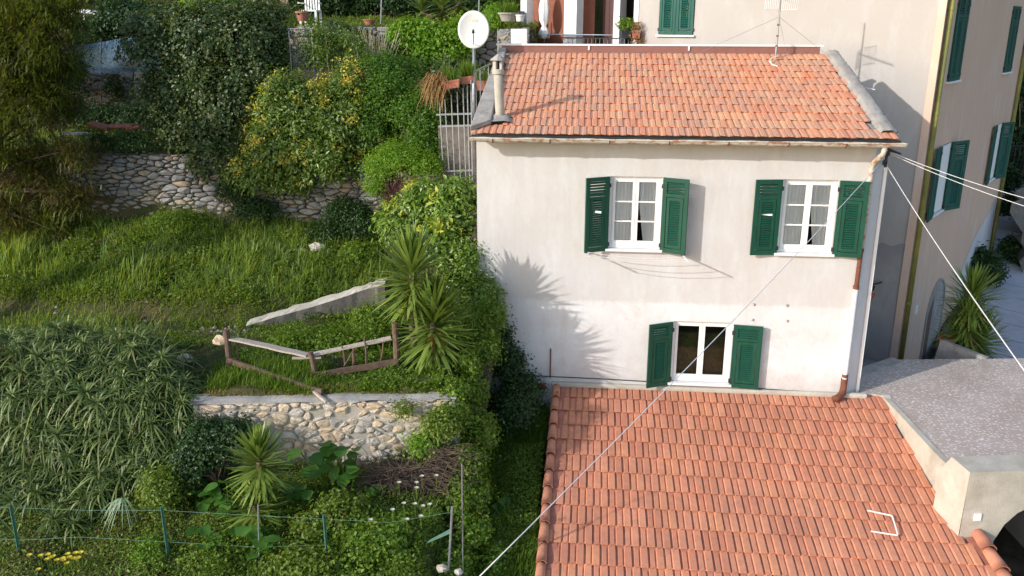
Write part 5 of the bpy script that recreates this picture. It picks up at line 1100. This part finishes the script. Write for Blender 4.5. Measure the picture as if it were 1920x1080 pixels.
# ------------------------------------------------------------------ satellite dish
def dish():
    pole = AY(886, 225, 3.75); top = AY(889, 85, 3.75); root = thing('satellite_dish', 'white satellite dish on a pole at the left of the roof', 'satellite dish', pole)
    MB().tube([pole-V(0, 0, 1.2), top+V(0, 0, .25)], .032, 10).build('pole', m_metalgrey, root, smooth=True)
    c = AY(888, 56, 3.55); ax = unit(V(.12, -1, .10)); x = unit(np.cross(V(0, 0, 1), ax)); y = np.cross(ax, x); v = [c-ax*.0]; f = []; rx, ry, dp = .335, .39, .065; R = 7; K = 36
    for i in range(1, R+1):
        for k in range(K): q = i/R; A = 2*math.pi*k/K; v.append(c+x*rx*q*math.cos(A)+y*ry*q*math.sin(A)+ax*dp*q*q)
    for k in range(K): f.append((0, 1+k, 1+(k+1) % K))
    for i in range(R-1):
        for k in range(K): a = 1+i*K+k; b = 1+i*K+(k+1) % K; f.append((a, a+K, b+K, b))
    n0 = len(v); v += [p-ax*.012 for p in v[1+(R-1)*K:1+R*K]]
    for k in range(K): a = 1+(R-1)*K+k; b = 1+(R-1)*K+(k+1) % K; f.append((a, n0+k, n0+(k+1) % K, b))
    mb = MB(); mb.add(v, f); d = mb.build('reflector', m_dish, root, smooth=True); s = d.modifiers.new('thick', 'SOLIDIFY'); s.thickness = .008
    MB().tube([c-y*.30+ax*.06, c-y*.24+ax*.30, c-y*.10+ax*.42], .012, 8).build('feed_arm', m_metalgrey, root); MB().tube([c-y*.09+ax*.43, c-y*.04+ax*.36], [.030, .022], 10).build('receiver', m_darkmetal, root)
    MB().box(c-ax*.08, (.12, .12, .2)).build('mount', m_metalgrey, root)
    mk = simple('faded_print', lin(222, 226, 234), .5, .02); mk2 = simple('faded_orange_print', lin(232, 214, 178), .5, .02)
    for (u, w, a, b, m) in ((-.03, .115, .165, .215, mk2), (-.06, .05, .10, .13, mk), (.0, .05, .10, .13, mk), (.05, .04, .10, .13, mk), (-.055, .06, .05, .08, mk), (.02, .07, .05, .08, mk), (-.05, .05, .0, .03, mk), (.03, .05, .0, .03, mk)):
        q2 = lambda U, Vv: c+x*-U+y*Vv+ax*(dp*((U/rx)**2+(Vv/ry)**2)+.007); MB().add([q2(u-w/2, a), q2(u+w/2, a), q2(u+w/2, b), q2(u-w/2, b)], [(0, 1, 2, 3)]).build('faded_mark', m, d)
dish()
# ------------------------------------------------------------------ aerial on the ridge
def aerial():
    b = AY(1453, 120, 3.72); b[2] -= .05; root = thing('television_aerial', 'thin television aerial mast guyed to the ridge of the roof', 'antenna', b); t = b+V(.0, 0, 2.05)
    MB().tube([b, b+V(0, 0, 1.0), t], [.021, .018, .016], 8).build('mast', m_rust if False else m_metalgrey, root); MB().tube([b-V(0, 0, .03), b+V(0, 0, .13)], [.05, .03], 10).build('base_boot', m_rust, root)
    for z in (.42, .62, .84): MB().lathe(b+V(0, 0, z), [(.027, -.015), (.027, .015)], 8).build('clamp', m_rust, root)
    h = b+V(0, 0, 1.0)
    for e in (slope_pt(4.3, 4.5), slope_pt(7.0, 4.3), slope_pt(6.15, 4.5)): MB().tube([h, e], .0035, 4).build('guy_wire', m_metalgrey, root)
    g = b+V(0, -.03, 1.33)
    mb = MB()
    for sx in (-1, 1):
        for z in (-.19, .19): mb.tube([g+V(sx*.03, 0, z), g+V(sx*.33, -.10, z+.01)], .007, 5)
        for k in range(9): x = .03+.30*k/8; mb.tube([g+V(sx*x, -.10*x/.33, -.19), g+V(sx*x, -.10*x/.33, .19)], .0045, 4)
    mb.build('reflector_grid', m_whitewash, root)
    MB().tube([g+V(0, .1, .03), g+V(.1, -.75, .08)], .012, 6).build('boom', m_metalgrey, root); mb = MB()
    for k in range(8): c = g+V(.012*k+.02, -.1-.08*k, .04+.006*k); mb.tube([c-V(.09, 0, 0), c+V(.09, 0, 0)], .006, 4)
    mb.build('directors', m_metalgrey, root)
    cp = [AY(1457, 105, 3.6), AY(1447, 112, 3.5), AY(1443, 118, 3.35), AY(1448, 124, 3.3), AY(1458, 127, 3.25)]
    for p in cp[1:]: p[2] += .03
    MB().tube(cp, .012, 6).build('cable', m_cable, root)
aerial()
wp_ = [AY(1587, 162, 2.6), AY(1610, 167, 2.5), AY(1640, 173, 2.45)]
for p in wp_: p[2] += .05
tag(MB().tube(wp_, .012, 6).build('loose_cable', m_cable), 'short white cable end lying across the right roof verge', 'cable')

# ------------------------------------------------------------------ overhead cables and their insulator
def cables():
    anc = AY(1663, 292, .02); root = thing('cable_anchor', 'black insulator bracket at the right corner under the gutter', 'bracket', anc)
    MB().tube([anc+V(.0, .10, .16), anc+V(.02, .02, .14), anc+V(.03, 0, .0)], [.03, .028, .02], 8).build('bracket', m_blackplastic, root); MB().lathe(anc+V(-.03, -.03, -.12), [(.015, -.05), (.04, -.03), (.045, .02), (.02, .06)], 10).build('insulator', m_blackplastic, root)
    MB().tube([anc+V(0, 0, .1), anc+V(-.08, -.04, -.05), anc+V(-.10, -.05, -.08)], .006, 5).build('tie', m_cable, root)
    def cable(name, pts, r, label):
        tag(MB().tube(pts, r, 8).build(name, m_cable, None, True), label, 'cable')
    def curve(a, b, sag, n=18): a, b = np.array(a), np.array(b); return [a+(b-a)*(k/n)-V(0, 0, sag*4*(k/n)*(1-k/n)) for k in range(n+1)]
    s0 = anc+V(-.06, -.04, -.06)
    cable('overhead_cable', curve(s0, AY(890, 1090, -10.0), .08), .005, 'white cable running from the house corner down left across the lower window')
    cable('overhead_cable', curve(anc+V(-.0, -.04, -.16), AY(1935, 715, -8.0), .05), .0065, 'thick white cable dropping steeply right from the house corner')
    b0 = anc+V(.06, 0, .06)
    for i, (p, q, r, lb) in enumerate(((b0, (1935, 375), .005, 'upper of the two thin cables crossing the tall building to the right'), (b0+V(0, 0, -.03), (1935, 391), .005, 'lower of the two thin cables crossing the tall building to the right'))): cable('overhead_cable', curve(p, AY(*q, -1.5), .04), r, lb)
    MB().tube([b0+V(-.05, 0, .05), b0+V(.16, -.05, -.02)], [.03, .012], 8).build('cable_sleeve', m_blackplastic, root)
cables()
# ------------------------------------------------------------------ metal gate, planters, hanging dry plant left of the house
def gate():
    Y = 2.1; root = thing('metal_gate', 'grey metal bar gate between the creeper and the house corner', 'gate', AY(860, 345, Y))
    for i, (x0, y0, x1, y1) in enumerate(((824, 190, 830, 300), (834, 186, 842, 320), (846, 178, 853, 345), (857, 172, 864, 345), (868, 165, 874, 345), (876, 160, 881, 345), (883, 150, 886, 345))): MB().tube([AY(x0, y0, Y), AY(x1, y1, Y)], .012, 6).build('bar', m_metalgrey, root)
    for y, x0, x1, dx in ((213, 818, 884, 0), (235, 822, 884, 2), (319, 838, 886, 4)): MB().beam(AY(x0, y+2, Y+.01), AY(x1, y, Y+.01), .03, .035).build('crossbar', m_metalgrey, root)
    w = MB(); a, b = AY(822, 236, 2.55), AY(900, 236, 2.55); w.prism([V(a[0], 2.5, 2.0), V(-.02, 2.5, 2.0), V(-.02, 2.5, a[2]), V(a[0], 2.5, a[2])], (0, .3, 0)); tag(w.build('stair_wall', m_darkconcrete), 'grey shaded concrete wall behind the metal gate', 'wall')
    h = thing('handrail', 'sloping grey stair rail beside the chimney', 'railing', AY(890, 160, 2.4)); MB().beam(AY(884, 137, 2.2), AY(920, 120, 3.4), .03, .03).build('rail', m_metalgrey, h)
    for t in (.0, .22, .44, .66, .88): p = AY(884, 137, 2.2)*(1-t)+AY(920, 120, 3.4)*t; MB().tube([p, p-V(0, 0, .9)], .011, 6).build('baluster', m_metalgrey, h)
gate()
def planter(name, label, c, size, rot, plant=None, pl=None, group=None):
    root = thing(name, label, 'planter', c, group); c = V(*c); sx, sy, sz = size; R = np.array(Matrix.Rotation(rot, 3, 'Y')); mb = MB()
    ring = lambda kx, z: [c+R@V(a*sx*kx/2, b*sy*kx/2, z) for a, b in ((-1, -1), (1, -1), (1, 1), (-1, 1))]
    v = ring(.82, -sz/2)+ring(.98, sz*.3)+ring(1.06, sz*.3)+ring(1.06, sz/2)+ring(.94, sz/2)+ring(.9, sz*.25); f = [(3, 2, 1, 0), (20, 21, 22, 23)]+[(4*k+j, 4*k+(j+1) % 4, 4*k+4+(j+1) % 4, 4*k+4+j) for k in range(5) for j in range(4)]
    mb.add(v, f); mb.build('box', m_terracotta, root)
    if plant:
        n = pl; P = c+np.stack([RNG.uniform(-sx*.42, sx*.42, n), RNG.uniform(-sy*.4, sy*.4, n), np.full(n, sz*.4)], 1); D = unit(np.stack([RNG.normal(size=n)*.3, RNG.normal(size=n)*.3, np.ones(n)], 1)); vv, t = blade_geo(P, D, RNG.uniform(.2, .5, n), .012*np.ones(n), RNG.uniform(0, .4, n), 3); add_obj('foliage', tri_mesh('foliage', vv, t, plant), root)
    return root
planter('window_box', 'long terracotta planter hanging tilted on the gate', AY(846, 158, 2.0), (.36, .18, .16), -.16, l_grasslush, 120)
planter('window_box', 'second terracotta planter half behind the dish pole', AY(876, 150, 2.2), (.26, .18, .15), -.1, l_grasslush, 260)
planter('window_box', 'terracotta planter on the stair rail beside the chimney', AY(905, 160, 2.9), (.24, .2, .2), 0, l_pitt, 80)
def hanging_dry():
    p = AY(818, 150, 2.05); root = thing('withered_plant', 'withered brown plant drooping from the planter on the gate', 'plant', p); n = 240; P = np.array([AY(random.uniform(800, 838), random.uniform(135, 170), 2.0+random.uniform(-.1, .1)) for _ in range(n)])
    D = unit(np.stack([RNG.normal(size=n)*.45-.2, RNG.normal(size=n)*.3-.2, RNG.uniform(-.8, .5, n)], 1)); v, t = blade_geo(P, D, RNG.uniform(.12, .42, n), .018*np.ones(n), RNG.uniform(.3, 1.0, n), 4); add_obj('leaves', tri_mesh('leaves', v, t, l_dryleaf), root)
hanging_dry()
# ------------------------------------------------------------------ small things on the terraces above
def pot(label, c, r, h, mat, plant=None, n=60, L=.3):
    root = thing('flower_pot', label, 'flower pot', c); MB().lathe(c, [(r*.7, 0), (r*.95, h*.8), (r*1.08, h*.8), (r*1.08, h), (r*.95, h), (r*.9, h*.85)], 16).build('pot', mat, root)
    if plant:
        P = np.array(c)+np.stack([RNG.normal(size=n)*r*.4, RNG.normal(size=n)*r*.4, np.full(n, h*.9)], 1); D = unit(np.stack([RNG.normal(size=n)*.5, RNG.normal(size=n)*.5, np.ones(n)], 1)); v, t = blade_geo(P, D, RNG.uniform(.5, 1.1, n)*L, .02*np.ones(n), RNG.uniform(.1, .6, n), 3); add_obj('foliage', tri_mesh('foliage', v, t, plant), root)
pot('terracotta pot standing before the white chair on the top terrace', AY(567, 40, 9.35), .17, .27, m_terracotta, l_olive, 40, .2)
pot('small terracotta bowl on the ivy wall edge', AY(693, 46, 9.35), .17, .14, m_terracotta, l_grass, 30, .25)
pot('grey pot of leafy greens on the garden pier', AY(953, 40, 8.4), .26, .22, m_concrete, l_grasslush, 160, .55)
pot('pale rounded pot beside the grey pot on the pier', AY(975, 40, 8.3), .13, .17, m_whitewash)
def chair():
    b = AY(582, 26, 10.0); b[2] = 6.62; root = thing('garden_chair', 'white plastic garden chair on the top terrace', 'chair', b); w = .5
    for sx in (-1, 1):
        for sy in (-1, 1): MB().box(b+V(sx*.23, sy*.22, .21), (.06, .05, .42)).build('leg', m_white, root)
    MB().box(b+V(0, 0, .43), (.52, .5, .04)).build('seat', m_white, root); 
    for k in range(6): MB().box(b+V(-.2+.08*k, .23, .68), (.045, .03, .46)).build('back_slat', m_white, root)
    MB().box(b+V(0, .23, .93), (.5, .035, .06)).build('top_rail', m_white, root)
    for sx in (-1, 1): MB().box(b+V(sx*.26, 0, .64), (.05, .46, .03)).build('armrest', m_white, root)
chair()
def table():
    b = AY(170, 20, 10.5); b[2] = 6.6; root = thing('garden_table', 'weathered white slatted table lying on the top left terrace', 'table', b)
    for k in range(6): MB().box(b+V(-.15+.05*k, -.35+.14*k, .42), (1.1, .12, .03), np.array(Matrix.Rotation(.12, 3, 'Y'))).build('slat', m_white, root)
    for x, y in ((-.5, -.3), (.45, -.3), (-.45, .3), (.5, .3)): MB().tube([b+V(x, y, 0), b+V(x*.8, y*.9, .42)], .028, 7).build('leg', m_white, root)
table()
def bench():
    b = AY(320, 14, 11.0); b[2] = 6.66; root = thing('garden_bench', 'pale metal bench frame at the top edge left of the bright shrub', 'bench', b)
    for x in (-.45, .5): MB().tube([b+V(x, 0, -.1), b+V(x+.08, .05, .6)], .025, 6).build('leg', m_whitewash, root); MB().tube([b+V(x+.2, 0, -.1), b+V(x+.08, .05, .6)], .025, 6).build('leg', m_whitewash, root)
    MB().beam(b+V(-.5, 0, .48), b+V(.95, 0, .5), .3, .05).build('seat', m_wood, root)
bench()
for i, (x, y0, y1, Y, lb) in enumerate(((714, -30, 45, 9.3, 'thin metal pole standing on the ivy wall edge'), (897, -30, 60, 9.5, 'thin metal pole behind the satellite dish'))):
    tag(MB().tube([AY(x, y1, Y), AY(x+2, y0, Y)], .02, 7).build('metal_pole', m_metalgrey), lb, 'pole')
def top_plants():
    yucca('palm_lily', 'strappy palm lily at the top edge above the bright ivy', AY(835, 40, 10.2), [(AY(830, 15, 10.2), 1.2), (AY(790, 22, 10.4), 1.0), (AY(862, 5, 10.3), 1.0)], True, n=90, Lf=.7)
    shrub('background_shrub', 'yellow-green shrub immediately right of the dish', 'shrub', [B(932, 38, 9.0, .35, .3, .3)], 3500, .08, .03, l_bright)
    shrub('background_shrub', 'dark shrubs at the top edge behind the white chair', 'shrub', [B(620, 5, 13, 1.2, .6, .7), B(740, 0, 13, 1.3, .6, .7), B(900, 0, 13.5, 1.0, .6, .9), B(520, -5, 14, 1, .6, .7)], 22000, .12, .05, l_darkgreen, None, m_twig, .03, 20)
    shrub('background_shrub', 'olive scrub at the far top left of the hillside', 'shrub', [B(120, -20, 14, 1.6, .8, .8), B(260, -25, 15, 1.6, .8, .8), B(380, -20, 15, 1.4, .8, .8), B(0, -20, 15, 1.6, .8, .8)], 20000, .14, .06, l_olive, None, m_twig, .03, 20)
    a = thing('reed_screen', 'dry reed screen at the top edge left of the white chair', 'screen', AY(510, 30, 10.4)); mb = MB()
    for k in range(40): p = AY(486+k*1.4, 22+random.uniform(-5, 8), 10.4); mb.tube([p, p+V(random.gauss(0, .03), 0, .7)], .011, 4, False)
    tag(mb.build('reeds', m_palebranch, a), kind='stuff')
top_plants()
def mesh_panel():
    Y = 4.55; a, b = AY(541, 54, Y), AY(590, 150, Y); root = thing('wire_mesh_panel', 'white wire mesh panel standing in the shrubs', 'panel', b); x0, x1, z0, z1 = a[0], b[0], b[2], a[2]
    mb = MB()
    for p, q in (((x0, z0), (x0, z1)), ((x1, z0), (x1, z1)), ((x0, z1), (x1, z1)), ((x0, z0), (x1, z0))): mb.tube([V(p[0], Y, p[1]), V(q[0], Y, q[1])], .017, 6)
    mb.build('frame', m_metalgrey, root); mb = MB()
    for k in range(1, 9): x = x0+(x1-x0)*k/9; mb.tube([V(x, Y, z0), V(x, Y, z1)], .0035, 4)
    for k in range(1, 17): z = z0+(z1-z0)*k/17; mb.tube([V(x0, Y, z), V(x1, Y, z)], .0035, 4)
    mb.build('mesh', m_metalgrey, root)
mesh_panel()
def nets():
    root = thing('blue_net', 'torn blue netting sagging along the upper stone wall', 'net', AY(220, 130, 6.6)); t = NT('blue_netting'); t.color(lin(74, 108, 142)); t.rough(.8)
    tr = t.n('ShaderNodeBsdfTransparent'); mx = t.n('ShaderNodeMixShader'); n = t.noise(60, 3, .6); t.l(t.ramp(n, [(.4, BW(.3)), (.6, BW(.85))]), mx.inputs[0]); t.l(tr.outputs[0], mx.inputs[1]); t.l(t.b.outputs[0], mx.inputs[2]); t.l(mx.outputs[0], t.out.inputs[0])
    v = []; n = 24; m = 7
    for k in range(n+1):
        q = k/n; x = 70+q*230; top = 78+8*math.sin(q*5)-6*q; bot = 112+26*math.sin(q*math.pi*.8)
        for j in range(m+1): r = j/m; v.append(AY(x, top+(bot-top)*r, 6.7-.12*math.sin(r*3+q*9)))
    mb = MB(); mb.add(v, [(k*(m+1)+j, (k+1)*(m+1)+j, (k+1)*(m+1)+j+1, k*(m+1)+j+1) for k in range(n) for j in range(m)]); mb.build('sheet', t.m, root, smooth=True)
    for x in (80, 300, 190): MB().tube([AY(x, 236, 6.75), AY(x, 72, 6.75)], .015, 6).build('stake', m_twig, root)
nets()
for i, (x, y, w, lb) in enumerate(((188, 240, .5, 'flat reddish slab lying left on the rubble terrace'), (232, 240, .55, 'broken terracotta slab lying on the rubble terrace'), (255, 243, .35, 'small reddish slab right of the broken terracotta slab'))):
    p = AY(x, y-4, 3.95); tag(MB().box(p, (w, .35, .09), np.array(Matrix.Rotation(.25*(1-i), 3, 'Y'))).build('rubble_slab', m_terracotta, None, bevel=.03), lb, 'rubble')
for i, (x, y, w, lb) in enumerate(((140, 250, .75, 'pale plank lying along the top of the dry-stone wall'), (285, 244, .4, 'short pale plank beside the rubble slabs'))):
    p = AY(x, y, 3.9); tag(MB().box(p, (w, .12, .05)).build('plank', m_whitewash), lb, 'plank')
def rock(label, c, r, mat=None, group=None):
    v = []; K, J = 9, 6; f = []
    for j in range(1, J):
        for k in range(K): th = math.pi*j/J; A = 2*math.pi*k/K; q = random.uniform(.75, 1.15); v.append(V(*c)+V(r*1.2*q*math.sin(th)*math.cos(A), r*q*math.sin(th)*math.sin(A), r*.75*q*math.cos(th)))
    n = len(v); v += [V(*c)+V(0, 0, r*.75), V(*c)-V(0, 0, r*.75)]
    for j in range(J-2):
        for k in range(K): a = j*K+k; b = j*K+(k+1) % K; f.append((a, a+K, b+K, b))
    f += [(n, k, (k+1) % K) for k in range(K)]+[(n+1, (J-2)*K+(k+1) % K, (J-2)*K+k) for k in range(K)]
    mb = MB(); mb.add(v, f); tag(mb.build('rock', mat or m_stone_warm), label, 'rock', group)
for x, y, Y, r, lb in ((516, 497, 2.0, .11, 'largest pale rock in the grass bank below the stone wall'), (594, 464, 2.4, .13, 'pale rock in the grass near the right foot of the stone wall'), (566, 472, 2.3, .09, 'smaller rock just left of the pale rock near the stone wall'), (459, 503, 1.9, .07, 'upper of the two small stacked stones in the bank'), (459, 519, 1.8, .07, 'lower of the two small stacked stones in the bank'), (430, 482, 2.2, .06, 'whitish stone among the grass left of the stacked stones'), (347, 672, -1.6, .10, 'pale stone on the worn path beside the aloe thicket'), (414, 638, -2.0, .11, 'white stone beside the left fence post'), (830, 1066, -5.1, .065, 'white stone at the foot of the metal fence posts'), (860, 1072, -5.1, .05, 'small white stone at the bottom beside the vine')): rock(lb, AY(x, y, Y-.12), r*1.15)

# ------------------------------------------------------------------ balcony things
def balcony():
    b = W1(10.75, 5.3, -.25); root = thing('garden_umbrella', 'closed white parasol standing on the balcony', 'umbrella', b); MB().tube([b, b+V(0, 0, 2.4)], .022, 8).build('pole', m_metalgrey, root); mb = MB()
    prof = [(.05, .98), (.15, 1.0), (.16, 1.12), (.12, 1.25), (.055, 1.34), (.13, 1.5), (.15, 1.8), (.11, 2.1), (.03, 2.35)]; v = []; n = 20
    for r, z in prof:
        for k in range(n): A = 2*math.pi*k/n; q = r*(1+.16*math.sin(A*6)); v.append(b+V(q*math.cos(A), q*math.sin(A), z))
    mb.add(v, [(i*n+k, i*n+(k+1) % n, (i+1)*n+(k+1) % n, (i+1)*n+k) for i in range(len(prof)-1) for k in range(n)]); mb.build('folded_canopy', m_white, root, smooth=True)
    c = W1(9.2, 6.42, .35); root = thing('drying_rack', 'folding wire drying rack on the balcony rail', 'drying rack', c)
    for o in (-.25, .25): MB().tube([c-E1*1.0+N1*o, c+E1*1.0+N1*o], .012, 6).build('side_rail', m_metalgrey, root)
    for k in range(7): o = -.2+.066*k; MB().tube([c-E1*1.0+N1*o, c+E1*1.0+N1*o], .005, 4).build('wire', m_cable, root)
    for s in (-1, 1): MB().tube([c+E1*s*.95-N1*.25, c+E1*s*.95+N1*.25], .012, 6).build('end_rail', m_metalgrey, root); MB().tube([c+E1*s*.95, c+E1*s*1.25+V(0, 0, -.5)], .011, 6).build('leg', m_darkmetal, root)
    k = W1(11.35, 6.5, .05); root = thing('dark_cloth', 'dark crumpled cloth hanging on the left balcony pillar', 'cloth', k); v = []
    for i in range(10):
        for j in range(8): v.append(k+E1*(-.16+.04*j+.03*math.sin(i*1.7))+V(0, 0, .55-.11*i)+N1*(.05+.04*math.sin(j*1.9+i)))
    mb = MB(); mb.add(v, [(i*8+j, i*8+j+1, i*8+j+9, i*8+j+8) for i in range(9) for j in range(7)]); mb.build('folds', m_blackplastic, root, smooth=True)
    p = W1(7.75, 6.36, .12); root = planter('window_box', 'dark planter with yellow-green succulents on the balcony rail', p+V(0, 0, .08), (.26, .2, .2), 0)
    for ch in root.children: ch.data.materials[0] = m_darkmetal
    P, O, c_ = blob_points([(tuple(p+V(0, 0, .3)), (.2, .16, .16))], 900, .6, .08); v, t = leaves(P, O, .07, .03); add_obj('foliage', tri_mesh('foliage', v, t, l_vine), root)
    p = W1(7.45, 6.36, .14); root = planter('window_box', 'terracotta planter with trailing dry growth at the balcony end', p+V(0, 0, .08), (.22, .2, .2), 0)
    P, O, c_ = blob_points([(tuple(p+V(.05, 0, -.2)), (.15, .1, .3)), (tuple(p+V(0, 0, .25)), (.14, .12, .1))], 700, .6, .08); v, t = leaves(P, O, .06, .025); add_obj('foliage', tri_mesh('foliage', v, t, l_dryleaf), root)
balcony()
# ------------------------------------------------------------------ street side rocks and bushes
def street_side():
    root = thing('rock_outcrop', 'rough grey rock face between the tall building and the ramp', 'rock', W2(11, -1, .6)); mb = MB(); v = []; n, m = 26, 10
    for i in range(n+1):
        for j in range(m+1):
            q = W2(9.6+12*i/n, -1.6+.12*i*12/n*.9+3.0*j/m, 1.5-1.0*j/m+.25*math.sin(i*1.3+j)*math.cos(j*1.7)+random.uniform(-.1, .1)); v.append(q)
    mb.add(v, [(i*(m+1)+j, i*(m+1)+j+1, (i+1)*(m+1)+j+1, (i+1)*(m+1)+j) for i in range(n) for j in range(m)]); mb.build('face', m_darkconcrete, root, smooth=True)
    for i, (x, y, Y, r, lb) in enumerate(((1842, 505, 11.0, .5, 'dark bush at the foot of the far downpipe'), (1898, 470, 13.0, .3, 'small bush halfway along the rock face by the ramp'), (1902, 385, 16.0, .45, 'bush on the rock face under the thin cables'), (1880, 335, 17.0, .5, 'bush at the far top of the rock face'))): shrub('street_bush', lb, 'shrub', [B(x, y, Y, r, r*.8, r), B(x+12, y+12, Y-.2, r*.7, r*.6, r*.7)], 3500, .12, .06, l_darkgreen, None, m_twig, .02, 10, group='bushes along the ramp')
    shrub('scrub_wood', 'dark scrub and branches at the far right edge behind the building', 'shrub', [B(1905, 230, 24, 2.0, 2, 2.4), B(1930, 150, 27, 2.5, 2, 2.5), B(1925, 300, 22, 1.5, 1.5, 1.3)], 14000, .25, .1, l_darkgreen, None, m_palebranch, .05, 60)
    rl = thing('ramp_railing', 'dark metal railing at the far right beyond the building', 'railing', AY(1895, 330, 18))
    for k in range(7): p = AY(1886+k*9, 330, 18); MB().tube([p, p+V(0, 0, 1.1)], .025, 5).build('baluster', m_darkmetal, rl)
    MB().tube([AY(1880, 330, 18)+V(0, 0, 1.1), AY(1950, 330, 18)+V(0, 0, 1.1)], .03, 6).build('rail', m_darkmetal, rl)
    c = AY(1815, 700, 3.4); w = thing('yucca_planter', 'low concrete planter wall holding the potted yucca', 'planter', c); MB().beam(AY(1760, 655, 3.1), AY(1845, 690, 2.4), .12, .5).build('kerb', m_concrete, w); MB().box(c+V(0, .3, -.3), (1.2, 1.0, .5)).build('soil', m_darkmortar, w)
    pot('terracotta pot half hidden by the potted yucca', AY(1772, 655, 3.3), .18, .3, m_terracotta)
    lm = thing('wall_lamp', 'small black iron lamp bracket on the shaded alley wall', 'lamp', AY(1640, 535, 4.6)); p = AY(1640, 533, 4.55); MB().tube([p+V(.22, .2, 0), p, p-V(.08, 0, -.02)], .018, 6).build('arm', m_blackplastic, lm); MB().lathe(p-V(.04, 0, .16), [(.03, 0), (.06, .1), (.02, .14)], 8).build('shade', m_blackplastic, lm)
    rp = thing('hanging_pot', 'red hanging flower pot in the alley beside the house', 'flower pot', AY(1630, 560, 3.0)); MB().lathe(AY(1628, 562, 3.0), [(.05, 0), (.13, .1), (.14, .14)], 10).build('pot', m_brick, rp)
street_side()
